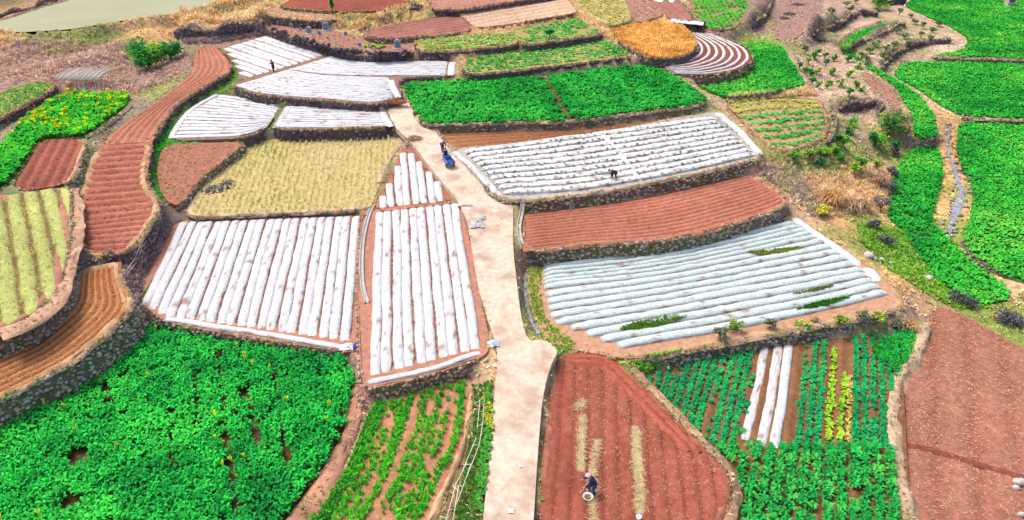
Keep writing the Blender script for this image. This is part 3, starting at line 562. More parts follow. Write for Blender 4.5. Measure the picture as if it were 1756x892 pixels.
def build_wall(P, no, hh, ok, style, label, pinkish=False, closed=True, thick=0):
    n = len(P); NL = 5; V = np.zeros((n, NL, 3)); jit = lambda s: (vnoise(P[:, 0]*1.9, P[:, 1]*1.9+s*7.7, s)-.5)
    for k in range(NL):
        f = k/(NL-1); off = .02+.16*hh*f+jit(k+3)*.16; V[:, k, :2] = P[:, :2]+no*off[:, None]; V[:, k, 2] = P[:, 2]+.03-hh*f
    V[:, 0, :2] = P[:, :2]-no*(.12+thick); V[:, 0, 2] = P[:, 2]+.05+jit(9)*.1
    seg = [i for i in range(n) if ok[i] and ok[(i+1) % n]]
    if len(seg) < 2: return
    runs = [[seg[0]]]
    for i in seg[1:]:
        if i == runs[-1][-1]+1: runs[-1].append(i)
        else: runs.append([i])
    if len(runs) > 1 and closed and runs[0][0] == 0 and runs[-1][-1] == n-1: runs[0] = runs.pop()+runs[0]
    runs = [r for r in runs if len(r) > 2]
    if not runs: return
    b, _ = based(V[np.array(seg)].reshape(-1, 3)); root = obj('terrace_bank', None, loc=b, label=label, cat='wall', group='terrace banks and walls')
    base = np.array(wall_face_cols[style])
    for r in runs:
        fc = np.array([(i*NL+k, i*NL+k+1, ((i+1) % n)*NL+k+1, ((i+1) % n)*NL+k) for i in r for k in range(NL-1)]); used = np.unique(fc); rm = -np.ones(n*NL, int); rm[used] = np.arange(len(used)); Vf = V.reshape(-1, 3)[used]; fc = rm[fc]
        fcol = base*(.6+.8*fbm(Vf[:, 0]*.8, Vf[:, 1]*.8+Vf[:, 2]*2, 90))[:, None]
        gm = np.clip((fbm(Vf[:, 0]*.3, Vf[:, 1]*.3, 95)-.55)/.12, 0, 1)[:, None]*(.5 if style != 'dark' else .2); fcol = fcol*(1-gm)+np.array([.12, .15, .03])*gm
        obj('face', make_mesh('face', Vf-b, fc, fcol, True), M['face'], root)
    # stones packed on the face
    idx = np.array(sorted(i for r in runs for i in r)); parts = []; dens = dict(stone=13, mixed=7, dark=3.5)[style]
    far = np.clip(45/max(20, P[ok, 1].mean()), .35, 1.0)
    m = int((hh[idx]*.5).sum()*dens*far)
    if m > 0:
        pick = rng.choice(idx, m, p=hh[idx]/hh[idx].sum()); f = rng.random(m); fr = rng.random(m)
        q = P[pick]*(1-fr[:, None])+P[(pick+1) % n]*fr[:, None]; off = .03+.16*hh[pick]*f
        pos = np.c_[q[:, :2]+no[pick]*off[:, None], q[:, 2]-.02-(hh[pick]-.15)*f]
        s = rng.uniform(.17, .36, m)/np.sqrt(far); cl = np.array(STCOL[style])*rng.uniform(.55, 1.45, (m, 1))*(1+rng.normal(0, .06, (m, 3)))
        if pinkish: cl = np.array((.46, .28, .22))*rng.uniform(.7, 1.3, (m, 1))
        wm = rng.random(m) < .2; cl[wm] = cl[wm]*np.array([1.15, .95, .55])
        for k in range(3):
            w = np.arange(m) % 3 == k
            if w.any(): parts.append(bake(*ROCKS[k], pos[w]-b, rng.uniform(0, 6.3, w.sum()), np.c_[s[w]*1.25, s[w], s[w]*.8], np.clip(cl[w], 0, 1)))
        v, fcs, cc = merge(parts); obj('stones', make_mesh('stones', v, fcs, cc), M['stone'], root, kind='stuff')
    m = int((hh[idx]*.5).sum()*dict(stone=2.5, mixed=7, dark=13)[style]*far)+int(len(idx)*.7)
    if m > 0:
        pick = rng.choice(idx, m, p=hh[idx]/hh[idx].sum()); f = rng.random(m)**1.5; fr = rng.random(m)
        q = P[pick]*(1-fr[:, None])+P[(pick+1) % n]*fr[:, None]; off = .0+.16*hh[pick]*f
        pos = np.c_[q[:, :2]+no[pick]*off[:, None], q[:, 2]-.02-(hh[pick])*f]
        tip = f < .16; cl = np.where(tip[:, None], np.array([.62, .46, .27]), np.array([.19, .13, .15]) if style == 'dark' else np.array([.33, .25, .17]))*rng.uniform(.5, 1.4, (m, 1))
        gr = rng.random(m) < (.18 if style != 'dark' else .06); cl[gr] = np.array([.2, .36, .05])*rng.uniform(.6, 1.5, (gr.sum(), 1))
        parts = []
        for k in range(3):
            w = np.arange(m) % 3 == k; pv_, pf_, ps_ = blade_d[k]
            if w.any(): parts.append(bake(pv_, pf_, pos[w]-b, rng.uniform(0, 6.3, w.sum()), rng.uniform(.6, 1.3, w.sum())/far**.4, cl[w], ps_))
        v, fcs, cc = merge(parts); obj('weeds', make_mesh('weeds', v, fcs, cc), M['dry'], root, kind='stuff')
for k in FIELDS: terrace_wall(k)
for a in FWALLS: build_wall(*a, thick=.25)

# earth bunds heaped between plots
def mound(pts, zs, w, h, col, label):
    P = np.array([at(px, py, z) for (px, py), z in zip(pts, zs)]); L = resample(chaikin(P, 2, False), .4); t = np.gradient(L, axis=0); t = t[:, :2]/np.linalg.norm(t[:, :2], axis=1)[:, None]; no = np.c_[-t[:, 1], t[:, 0]]; V = []
    for k, (a, z) in enumerate(((-.62, -.5), (-.42, .55), (-.2, .95), (.05, 1.0), (.3, .85), (.5, .4), (.66, -.6))):
        nz = fbm(L[:, 0]*.9, L[:, 1]*.9, k*2+3)-.5; wv = w*(.8+.7*vnoise(L[:, 0]*.35, L[:, 1]*.35, 77)); V.append(np.c_[L[:, :2]+no*(a*wv+nz*.5)[:, None], L[:, 2]+z*h*.7+nz*.22])
    V = np.stack(V, 1).reshape(-1, 3); fc = grid_faces(len(L), 7); e1, e2 = V[fc[:, 1]]-V[fc[:, 0]], V[fc[:, 3]]-V[fc[:, 0]]
    if np.median(e1[:, 0]*e2[:, 1]-e1[:, 1]*e2[:, 0]) < 0: fc = fc[:, ::-1]
    obj('earth_bund', make_mesh('earth_bund', V, fc, np.array(col)*(.65+.7*fbm(V[:, 0]*.9, V[:, 1]*.9, 6))[:, None], True), M['bund'], kind='structure', label=label); MOUNDS.append((L, h, w))
MOUNDS = []
mound([(1585,560),(1572,605),(1545,645),(1529,685),(1529,740),(1534,790),(1552,860),(1572,930)], [-.85]*8, .85, .36, (.46, .34, .24), 'pale earth bund between the leafy vegetables and red stubble field')
mound([(1063,618),(1103,657),(1157,711),(1217,776),(1252,810),(1264,845),(1250,892),(1230,945)], [-.15]*8, .6, .22, (.42, .27, .17), 'weedy earth bund on the slanting edge of the red field')
mound([(126,325),(124,400),(115,460),(100,510),(60,550),(0,572)], [4.75]*6, 1.0, .14, (.48, .30, .21), 'trodden pink path bund around the pale seedbeds')
mound([(612,610),(624,650),(618,690),(600,745),(575,800),(530,870),(490,925)], [.25]*7, 1.0, .25, (.42, .22, .15), 'reddish bund between the tall green crop and garlic plot')
# moist furrow crossing the stubble field
FH_ = FIELDS['H']['pl']; L = resample(np.array([FH_.at(1540,760), FH_.at(1600,772), FH_.at(1680,797), FH_.at(1780,826)]), .4); V = np.stack([np.c_[L[:, :2]+np.array([.15, 1.0])*a, L[:, 2]+z+(vnoise(L[:, 0]*2, L[:, 1]*2, k)-.5)*.04] for k, (a, z) in enumerate(((-.32, .03), (-.2, .14), (-.05, .08), (.08, .14), (.2, .03)))], 1).reshape(-1, 3)
obj('cross_furrow', make_mesh('cross_furrow', V, grid_faces(len(L), 5), np.tile(np.array((.22, .075, .055)), (len(V), 1)), True), M['soil'], FOBJ['H'])

# ------------------------------------------------------------------ plastic film tunnels and strips, one thing per row
def ordinal(n):
    w = ['first', 'second', 'third', 'fourth', 'fifth', 'sixth', 'seventh', 'eighth', 'ninth', 'tenth', 'eleventh', 'twelfth', 'thirteenth', 'fourteenth', 'fifteenth', 'sixteenth', 'seventeenth', 'eighteenth', 'nineteenth', 'twentieth']
    return w[n] if n < 20 else '%d%s' % (n+1, {1: 'st', 2: 'nd', 3: 'rd'}.get((n+1) % 10, 'th'))
SOIL_ON = np.array([.50, .27, .19])
def film_row(line, w, h, name, label, cat, group, tint=(1, 1, 1), dirt=.5, power=.75, endtaper=.6, seed=0, wrinkle=.06, sidedirt=.0):
    if not np.isscalar(w): L = resample(np.c_[line, w], .42); w = L[:, 3]; L = L[:, :3]
    else: L = resample(line, .42)
    n = len(L)
    if n < 4: return None
    t = np.gradient(L, axis=0); t = t[:, :2]/np.linalg.norm(t[:, :2], axis=1)[:, None]; no = np.c_[-t[:, 1], t[:, 0]]
    s = np.r_[0, np.cumsum(np.linalg.norm(np.diff(L, axis=0), axis=1))]; e = np.minimum(s, s[-1]-s)
    tp = np.clip(e/endtaper, 0, 1)**.6; K = 11; V = np.zeros((n, K, 3)); col = np.zeros((n, K, 3))
    nz = vnoise(s*1.1, np.full(n, seed*3.7), 7)-.5; lat = (vnoise(s*.35, np.full(n, seed*5.1), 8)-.5)*.12
    rib = (vnoise(s*3.1, np.full(n, seed*1.7), 9)-.5)*wrinkle
    for k in range(K):
        a = math.pi*k/(K-1); x = -math.cos(a)*(w/2)*(1+.18*nz)*(.8+.2*tp)+lat; z = (math.sin(a)**power)*h*(1+.3*nz)*(.1+.9*tp)+rib*math.sin(a)+(vnoise(s*2.3, np.full(n, k*1.9+seed), 12)-.5)*wrinkle*math.sin(a)
        V[:, k, :2] = L[:, :2]+no*x[:, None]; V[:, k, 2] = L[:, 2]+z-.03+.035*(.0)
        up = math.sin(a)
        dn = fbm(V[:, k, 0]*2.1, V[:, k, 1]*2.1, 14+seed % 5)+(.13 if up < .5 else 0)+(.12 if up < .1 else 0)
        dm = np.clip((dn-(.86-.28*dirt))/.09, 0, .9)[:, None]; col[:, k] = np.array(tint)*(1-dm)+SOIL_ON*dm
        if sidedirt: dm2 = np.clip((vnoise(s*1.6, np.full(n, k*.9+seed*2.3), 16)-.62)/.06, 0, 1)[:, None]*sidedirt; col[:, k] = col[:, k]*(1-dm2)+SOIL_ON*dm2
    V = V.reshape(-1, 3); b, Vl = based(V)
    fc = grid_faces(n, K)
    caps = [[K*i+k for k in range(K)] for i in (0, n-1)]; caps[0] = caps[0][::-1]
    me = make_mesh(name, Vl, [tuple(f[::-1]) for f in fc]+[tuple(c) for c in caps], col.reshape(-1, 3), True)
    return obj(name, me, M['film'], loc=b, label=label, cat=cat, group=group)
def patch_set(key, guides, n, w, h, lab, group, name='film_tunnel', skip=(), trim=.0, **kw):
    pl = FIELDS[key]['pl']; rows = []
    for k in range(n):
        if k in skip: continue
        ln = patch_rows(pl, guides, (k+.5)/n); ln = ln.copy(); ln[:, 2] = pl.h(ln[:, 1]); rows.append(ln); gp = np.linalg.norm(patch_rows(pl, guides, k/n)-patch_rows(pl, guides, min(1, (k+1)/n)), axis=1)
        tt = np.gradient(ln, axis=0)[:, :2]; dv_ = (patch_rows(pl, guides, min(1, (k+1)/n))-patch_rows(pl, guides, k/n))[:, :2]; gp = np.abs(tt[:, 0]*dv_[:, 1]-tt[:, 1]*dv_[:, 0])/np.maximum(1e-6, np.linalg.norm(tt, axis=1))
        film_row(ln, gp*w, h, name, lab % ordinal(k), 'film tunnel' if 'tunnel' in name else 'film strip', group, seed=k+len(key)*7+ord(key[-1]), **kw)
    return rows
def scan_set(key, poly, along, pitch, w, h, lab, group, rev=False, pair=.035, name='film_tunnel', minlen=1.5, **kw):
    pl = FIELDS[key]['pl']; P = np.array([pl.at(*p) for p in poly]); d = pl.at(*along[1])-pl.at(*along[0]); sc = Scan(P, d); rows = []
    n = int((sc.v1-sc.v0)/pitch); off = ((sc.v1-sc.v0)-n*pitch)/2
    for k in range(n):
        q = sc.line(sc.v0+off+(k+.5)*pitch+(pair if k % 2 == 0 else -pair))
        if q is None or np.linalg.norm(q[1]-q[0]) < minlen: continue
        rows.append(to3(pl, resample(q, .8)))
    c = np.array([r.mean(0)[0] for r in rows])
    if (c[0] > c[-1]) != rev: rows = rows[::-1]
    for k, r in enumerate(rows): film_row(r, w, h, name, lab % ordinal(k), 'film tunnel' if 'tunnel' in name else 'film strip', group, seed=k+len(key)*5+ord(key[-1]), **kw)
    return rows
ROWS = {}
ROWS['W1'] = scan_set('W1', [(306,381),(613,370),(607,430),(602,470),(609,510),(606,586),(440,563),(286,543),(238,517)], ((581,374),(554,576)), .80, .80, .28, '%s white film tunnel from the purple bank in the field left of the road', 'film tunnels left of the road', dirt=.6)
ROWS['W2'] = scan_set('W2', [(641,365),(785,348),(799,400),(810,450),(816,508),(819,598),(633,646),(631,560),(630,510)], ((701,361),(711,590)), .80, .79, .28, '%s long white film tunnel from the channel in the field beside the road', 'long film tunnels beside the road', dirt=.62)
ROWS['W3'] = scan_set('W3', [(690,262),(703,260),(737,296),(778,343),(648,357),(655,338),(671,310)], ((699,262),(707,350)), .80, .78, .26, '%s film tunnel from the stubble field in the wedge at the road bend', 'film tunnels in the wedge plot', dirt=.55)
ROWS['W4'] = patch_set('W4', [(0, [(377,162),(430,170),(480,182)]), (.5, [(320,195),(400,199),(468,203)]), (1, [(294,238),(360,237),(420,234),(457,219)])], 14, .87, .2, '%s white film row from the top of the curved terrace', 'film rows on the curved terrace', name='film_strip', dirt=.62)
ROWS['W5'] = patch_set('W5', [(0, [(488,182),(652,190)]), (1, [(466,220),(560,220),(668,217)])], 11, .87, .2, '%s white film row from the back of the terrace above the stubble field', 'film rows above the stubble field', name='film_strip', dirt=.62)
ROWS['W6'] = scan_set('W6', [(385,82),(457,61),(560,94),(484,117),(409,137),(413,124),(401,104)], ((457,61),(564,94)), 1.1, 1.0, .18, '%s white film row from the curved strip on the upper left white terrace', 'film rows on the upper left terrace', name='film_strip', dirt=.62)
ROWS['W7a'] = patch_set('W7', [(0, [(572,95),(601,104),(649,107),(768,106)]), (1, [(492,120),(560,129),(640,131),(764,130)])], 14, .87, .2, '%s white film row from the back of the top white terrace', 'film rows at the back of the top terrace', name='film_strip', dirt=.62)
ROWS['W7b'] = patch_set('W7', [(0, [(488,121),(560,131),(640,133),(668,134)]), (1, [(402,147),(440,161),(574,172),(645,177),(674,170)])], 17, .87, .2, '%s white film row from the middle of the top white terrace toward its bank', 'film rows at the front of the top terrace', name='film_strip', dirt=.62)
CG = [(0, [(792,259),(880,247),(1015,229),(1221,200)]), (.5, [(828,294),(950,283),(1060,268),(1262,233)]), (1, [(866,335),(950,331),(1015,325),(1115,308),(1200,290),(1298,268)])]
ROWS['C'] = patch_set('C', CG, 10, .9, .30, '%s wide film covered bed from the narrow red strip, right of the road', 'wide film beds', name='film_bed', dirt=.5, power=.38, sidedirt=.4, tint=(1.08, 1.10, 1.08))
AG = [(0, [(931,456),(1136,433),(1250,406),(1358,379)]), (.36, [(932,492),(1136,470),(1300,435),(1412,412)]), (.68, [(946,551),(1136,520),(1300,490),(1474,459)]), (1, [(1072,598),(1250,568),(1400,538),(1524,506)])]
ROWS['A'] = patch_set('A', AG, 15, .9, .34, '%s greenish film tunnel from the mossy stone wall on the low terrace', 'greenish film tunnels', tint=(.90, 1.03, .97), dirt=.5)
ROWS['M'] = patch_set('M_', GD['M_'], 7, .42, .16, '%s curved white film strip from the orange meadow on the red terrace', 'curved film strips', name='film_strip', dirt=.4)
def film_line(key, pts, w, h, label, group=None, name='film_strip', **kw):
    pl = FIELDS[key]['pl']; ln = chaikin(np.array([pl.at(*p) for p in pts]), 2, False) if len(pts) > 2 else np.array([pl.at(*p) for p in pts])
    return film_row(resample(ln, .8), w, h, name, label, 'film strip', group, seed=len(label), **kw)
film_line('W1', [(280,547),(350,557),(440,572),(520,584),(597,597)], .55, .2, 'white film border strip between the tunnels and tall green crop', dirt=.62)
film_line('W2', [(630,656),(700,642),(760,627),(823,604)], .5, .18, 'white film border strip above the pinkish stone wall', dirt=.45)
film_line('C', [(1230,193),(1265,222),(1305,265)], .9, .2, 'white film border strip beside the striped round terrace', dirt=.4)
film_line('C', [(779,259),(815,292),(856,335)], .75, .18, 'white film border strip along the road beside the wide beds', dirt=.6, sidedirt=.3)
film_line('C', [(1030,229),(1062,264),(1098,311)], .6, .34, 'white film strip crossing the wide film beds', dirt=.62)
film_line('A', [(1360,374),(1390,396),(1430,424),(1475,455)], .9, .28, 'long white film strip at the end of the greenish tunnels', dirt=.3)
film_line('A', [(1484,459),(1508,482)], 1.0, .3, 'short wide film strip at the end of the greenish tunnels', dirt=.3)
film_line('W7', [(776,106),(773,129)], 1.0, .18, 'white film border strip at the end of the top terrace', dirt=.3)
film_line('W7', [(671,137),(673,150),(683,167)], .9, .2, 'curved white film border strip above the road end', dirt=.3)
film_line('W5', [(655,190),(661,203),(671,217)], .8, .18, 'white film border strip beside the road end', dirt=.3)
film_line('W4', [(375,162),(330,186),(308,210),(294,237)], .7, .18, 'curved white film border strip along the grassy bank', dirt=.3)
film_line('V', [(1313,592),(1297,670),(1279,755)], .62, .18, 'narrow dirty film strip in the leafy vegetable plot', 'film strips in the vegetable plot', dirt=.66, sidedirt=.35)
film_line('V', [(1335,591),(1322,680),(1305,767)], .70, .2, 'middle mottled film strip in the leafy vegetable plot', 'film strips in the vegetable plot', dirt=.6, sidedirt=.35)
film_line('V', [(1352,590),(1342,680),(1327,767)], .70, .24, 'cleanest white film strip in the leafy vegetable plot', 'film strips in the vegetable plot', dirt=.4)

# clods of soil lying between the tunnels and over the ploughed ground
def scatter_poly(P, n, inset=.0):
    x0, y0 = P[:, 0].min(), P[:, 1].min(); x1, y1 = P[:, 0].max(), P[:, 1].max(); out = np.zeros((0, 2)); it = 0
    while len(out) < n and it < 30:
        q = np.c_[rng.uniform(x0, x1, n*2), rng.uniform(y0, y1, n*2)]; m = inside(P, q[:, 0], q[:, 1])
        if inset: m[m] &= edge_dist(P, q[m, 0], q[m, 1]) > inset
        out = np.vstack([out, q[m]]); it += 1
    return out[:n]
def visible(x, y, pad=70):
    z = np.zeros(len(x))+2; d = y*CP-(z-HC)*SP; px = IW/2+FPX*x/d; py = IH/2-FPX*(y*SP+(z-HC)*CP)/d
    return (px > -pad) & (px < IW+pad) & (py > -pad) & (py < IH+pad) & (d > 1)
def clods(key, n, smin, smax, col, name='soil_clods', label=None, dz=0, pos=None, flat=.7):
    F = FIELDS[key]; q = scatter_poly(F['P'], n, .2) if pos is None else pos
    q = q[visible(q[:, 0], q[:, 1])]; m = len(q); p = np.c_[q[:, :2], F['pl'].h(q[:, 1])+dz]; s = rng.uniform(smin, smax, m)
    cl = np.clip(np.array(col)*rng.uniform(.7, 1.35, (m, 1)), 0, 1); parts = []
    for k in range(3):
        w = np.arange(m) % 3 == k; parts.append(bake(*ROCKS[k], p[w], rng.uniform(0, 6.3, w.sum()), np.c_[s[w], s[w], s[w]*flat], cl[w]))
    v, f, c = merge(parts); return obj(name, make_mesh(name, v, f, c), M['stone'], kind='stuff', label=label or 'soil clods on the '+F['what'], cat='soil')
for k, n in (('W1', 2600), ('W2', 1900), ('W3', 500)):
    R = ROWS[k]; q = []
    for a, b in zip(R[:-1], R[1:]):
        m = int(n/len(R)); i = rng.random(m); A_, B_ = resample(a, n=30), resample(b, n=30); ii = (i*29).astype(int); q.append((A_[ii, :2]+B_[ii, :2])/2+rng.normal(0, .09, (m, 2)))
    clods(k, n, .08, .2, (.36, .14, .09), dz=.06, pos=np.vstack(q))
clods('Sb', 1500, .06, .17, (.45, .22, .15)); clods('G', 2200, .05, .13, (.42, .18, .11)); clods('B', 900, .05, .14, (.44, .2, .13)); clods('Sc', 1200, .06, .14, (.48, .27, .13)); clods('H', 2500, .05, .13, (.40, .2, .14)); clods('L2', 300, .07, .15, (.32, .13, .1))

# ------------------------------------------------------------------ crops
def clear_of(key, q, z, margin=.25):
    """keep plants out of higher plots"""
    m = np.ones(len(q), bool)
    for k, F in FIELDS.items():
        if k == key: continue
        h = F['pl'].h(q[:, 1]) > z+margin; m &= ~(h & inside(F['P'], q[:, 0], q[:, 1]))
    return m
def jitter_grid(P, d, pitch, step, jit):
    sc = Scan(P, d); q = []
    for v in np.arange(sc.v0+pitch/2, sc.v1, pitch):
        l = sc.line(v)
        if l is None: continue
        L = np.linalg.norm(l[1]-l[0]); m = int(L/step)
        if m < 1: continue
        t = (np.arange(m)+.5)/m; q.append(l[0]*(1-t[:, None])+l[1]*t[:, None]+rng.normal(0, jit, (m, 2)))
    q = np.vstack(q); return q[inside(P, q[:, 0], q[:, 1])]
def crop(key, q, protos, smin, smax, cols, name, label, cat, weights=None, nscale=.3, dz=0, tilt=.15, zj=.0, P=None, boost=None):
    if boost is None: boost = (1.5, 1.45, 1.3) if np.mean(np.array(cols)[:, 0]) > .3 else (1.0, 1.55, 1.6)
    F = FIELDS[key]; q = q[visible(q[:, 0], q[:, 1])]; z = F['pl'].h(q[:, 1]); m = clear_of(key, q, z); q, z = q[m], z[m]; n = len(q)
    nn = fbm(q[:, 0]*nscale, q[:, 1]*nscale, 101); cols = np.array(cols); k = np.clip(nn*1.6-.3+rng.normal(0, .16, n), 0, .999)*(len(cols)-1); i = k.astype(int); fr = (k-i)[:, None]
    cl = (cols[i]*(1-fr)+cols[i+1]*fr)*rng.uniform(.8, 1.2, (n, 1)); s = rng.uniform(smin, smax, n)*(.8+.4*fbm(q[:, 0]*.5, q[:, 1]*.5, 104)); parts = []
    w = rng.integers(0, len(protos), n)
    for a, (pv_, pf_, ps_) in enumerate(protos):
        u = w == a
        if u.any(): parts.append(bake(pv_, pf_, np.c_[q[u], z[u]+dz+rng.uniform(-zj, zj, u.sum())], rng.uniform(0, 6.3, u.sum()), s[u], cl[u], ps_, rng.normal(0, tilt, u.sum())))
    v, f, c = merge(parts); return obj(name, make_mesh(name, v, f, np.clip(c*np.array(boost), 0, 1)), M['leaf'], kind='stuff', label=label, cat=cat)
big = [leaf_clump(15, .34, .80, .14, s, .25, .1, .6) for s in range(4)]
mid = [leaf_clump(8, .34, .34, .22, s+10, .3, 0, .5) for s in range(3)]
low = [leaf_clump(6, .34, .22, .26, s+20, .3, 0, .6) for s in range(3)]
gra = [blade_tuft(6, .34, .22, .10, s+30, .25) for s in range(3)]
GREENS = [(.013, .17, .029), (.02, .27, .036), (.035, .335, .042), (.065, .39, .045)]
P1 = FIELDS['F1']['P']; d1 = FIELDS['F1']['pl'].at(400,892)-FIELDS['F1']['pl'].at(370,600)
q = jitter_grid(P1, d1, .42, .31, .09)
gap = fbm(q[:, 0]*.55, q[:, 1]*.55, 130) > .225
sv = q@np.array([-d1[1], d1[0]])/np.linalg.norm(d1[:2]); c0 = FIELDS['F1']['pl'].at(378,640)[:2]@np.array([-d1[1], d1[0]])/np.linalg.norm(d1[:2])

for (u0, v0), (u1, v1), wd in (((370,590),(406,892),.17), ((426,670),(446,775),.15), ((464,600),(500,810),.14), ((333,640),(350,760),.12), ((290,690),(300,800),.12), ((180,640),(190,700),.15)):
    a_, b_ = FIELDS['F1']['pl'].at(u0, v0)[:2], FIELDS['F1']['pl'].at(u1, v1)[:2]; d_ = (b_-a_)/np.linalg.norm(b_-a_); r_ = q-a_; tt_ = r_@d_; gap &= ~((np.abs(r_@np.array([-d_[1], d_[0]])) < wd+.02) & (tt_ > 0) & (tt_ < np.linalg.norm(b_-a_)))
hole = spot(140, 790); gap &= ~((np.abs(q[:, 0]-hole[0]) < .5) & (np.abs(q[:, 1]-hole[1]) < .9)); hole = spot(125, 870); gap &= ~(np.hypot(q[:, 0]-hole[0], q[:, 1]-hole[1]) < .7)
crop('F1', q[gap], big, .85, 1.2, GREENS, 'rapeseed_crop', 'tall dense green leafy crop filling the field left of the road', 'crop', zj=.05)
q = scatter_poly(P1, 34); crop('F1', q, [leaf_clump(6, .12, .15, .1, 91, .1, .95, .8)], .8, 1.2, [(.55, .55, .02), (.6, .5, .02)], 'rapeseed_flowers', 'scattered yellow flower heads over the tall green crop', 'flowers')
# terrace D, split by a trodden line
PD = FIELDS['D']['P']; pd = FIELDS['D']['pl']; q = jitter_grid(PD, pd.at(1200,170)-pd.at(730,212), .62, .42, .1)
a, b = pd.at(934,133)[:2], pd.at(976,206)[:2]; nn = np.array([-(b-a)[1], (b-a)[0]])/np.linalg.norm(b-a); q = q[np.abs((q-a)@nn) > .42]
crop('D', q, [leaf_clump(9, .42, .4, .27, s+40, .3, 0, .5) for s in range(3)], .85, 1.25, [(.012, .15, .02), (.02, .24, .025), (.05, .31, .035)], 'potato_crop', 'low dense green crop covering the terrace beside the road end', 'crop')
# right hand green fields
WG = [(.015, .17, .02), (.03, .27, .025), (.06, .33, .03), (.15, .36, .04)]
for key, al, sp, st_ in (('T0', ((1600,40),(1750,60)), .5, .4), ('T1', ((1560,140),(1750,150)), .46, .38), ('T2', ((1660,300),(1750,300)), .42, .34), ('T3', ((1590,300),(1580,370)), .40, .34), ('K', ((1240,160),(1330,100)), .45, .36), ('T4', ((1500,120),(1580,200)), .42, .36), ('Z', ((1450,75),(1520,45)), .42, .36)):
    F = FIELDS[key]; pl = F['pl']; q = jitter_grid(F['P'], pl.at(*al[1])-pl.at(*al[0]), sp, st_, .1); q = q[edge_dist(F['P'], q[:, 0], q[:, 1]) > (.35 if F['bund'] else .05)]
    q = q[fbm(q[:, 0]*.5, q[:, 1]*.5, 140) > .24]
    crop(key, q, [leaf_clump(7, .34, .26, .2, s+50, .2, 0, .75) for s in range(3)], .8, 1.25, WG, 'field_crop', 'short crop growing in the '+F['what'], 'crop', nscale=.22)
# flowering rapeseed, upper left
F = FIELDS['L3']; pl = F['pl']; q = jitter_grid(F['P'], pl.at(20,290)-pl.at(110,170), .5, .4, .12); q = q[edge_dist(F['P'], q[:, 0], q[:, 1]) > .25]
crop('L3', q, [leaf_clump(11, .4, .6, .22, s+60, .2, .1, .6) for s in range(3)], .85, 1.2, [(.02, .22, .02), (.05, .33, .02), (.12, .40, .02)], 'rapeseed_crop', 'flowering rapeseed plants on the plot below the grass bank', 'crop')
top_ = q[(q[:, 1] > pl.at(60,240)[1]) & (rng.random(len(q)) < .42*np.clip(fbm(q[:, 0]*.3, q[:, 1]*.3, 150)*2.2-.5, 0, 1)+.05)]
crop('L3', top_, [leaf_clump(8, .20, .2, .16, s+70, .1, .62, .8) for s in range(2)], .8, 1.3, [(.62, .56, .02), (.5, .55, .02)], 'rapeseed_flowers', 'yellow flowers over the rapeseed plot', 'flowers')
# vegetable plots in the distance
def row_crop(key, al, pitch, step, cols, label, protos=low, smin=.8, smax=1.25, keep=.85, jit=.08):
    F = FIELDS[key]; pl = F['pl']; q = jitter_grid(F['P'], pl.at(*al[1])-pl.at(*al[0]), pitch, step, jit); q = q[(edge_dist(F['P'], q[:, 0], q[:, 1]) > .45) & (rng.random(len(q)) < keep)]
    q = q[fbm(q[:, 0]*.35, q[:, 1]*.35, 160) > .3]
    crop(key, q, protos, smin, smax, cols, 'vegetable_rows', label, 'vegetables')
LG = [(.05, .22, .03), (.10, .32, .05), (.25, .36, .09)]
row_crop('E3', ((800,120),(1085,90)), .85, .36, LG, 'green vegetable rows on the long striped plot')
row_crop('E1', ((716,82),(880,70)), .8, .42, [(.16, .28, .05), (.32, .36, .08), (.42, .38, .12)], 'weedy green rows on the yellow green plot')
row_crop('E2', ((890,62),(1030,52)), .9, .42, LG, 'green vegetable rows on the plot with a lone shrub')
row_crop('X4', ((1200,0),(1225,48)), .8, .42, [(.05, .27, .03), (.10, .38, .03)], 'green vegetables on the beds at the back', smin=1., smax=1.4)
row_crop('X1', ((1000,0),(1070,30)), .9, .6, [(.3, .34, .09), (.4, .38, .14)], 'grassy growth on the yellow green plot at the back')
Nr = [patch_rows(FIELDS['N']['pl'], GD['N'], (k+.5)/7) for k in range(7)]
for k, ln in enumerate(Nr):
    l = resample(ln, .3)[:, :2]; 
    q = np.vstack([l+rng.normal(0, .24, l.shape) for _ in range(4)]); q = q[edge_dist(FIELDS['N']['P'], q[:, 0], q[:, 1]) > .4]; q = q[inside(FIELDS['N']['P'], q[:, 0], q[:, 1])]
    o = crop('N', q, low, .6, .95, [(.30, .40, .06), (.36, .42, .08)] if k < 2 else LG, 'vegetable_row', '%s vegetable row from the orange bank on the round striped terrace' % ordinal(k), 'vegetable row'); o['group'] = 'vegetable rows on the round terrace'
# seedlings through the film of the wide beds
S_ = []
for r in ROWS['C']:
    l = resample(r, .75); m = len(l); t = np.gradient(l, axis=0); no = np.c_[-t[:, 1], t[:, 0]]/np.linalg.norm(t[:, :2], axis=1)[:, None]
    for off in (-.45, .45): S_.append(l[:, :2]+no*(off+rng.normal(0, .05, (m, 1)))+rng.normal(0, .1, (m, 2)))
S_ = np.vstack(S_); S_ = S_[rng.random(len(S_)) < .75]
crop('C', S_, [leaf_clump(5, .17, .1, .12, 81, .2)], .7, 1.3, [(.05, .07, .02), (.16, .12, .05), (.3, .17, .1)], 'seedlings', 'small seedlings poking through the wide film beds', 'seedlings', dz=.24)
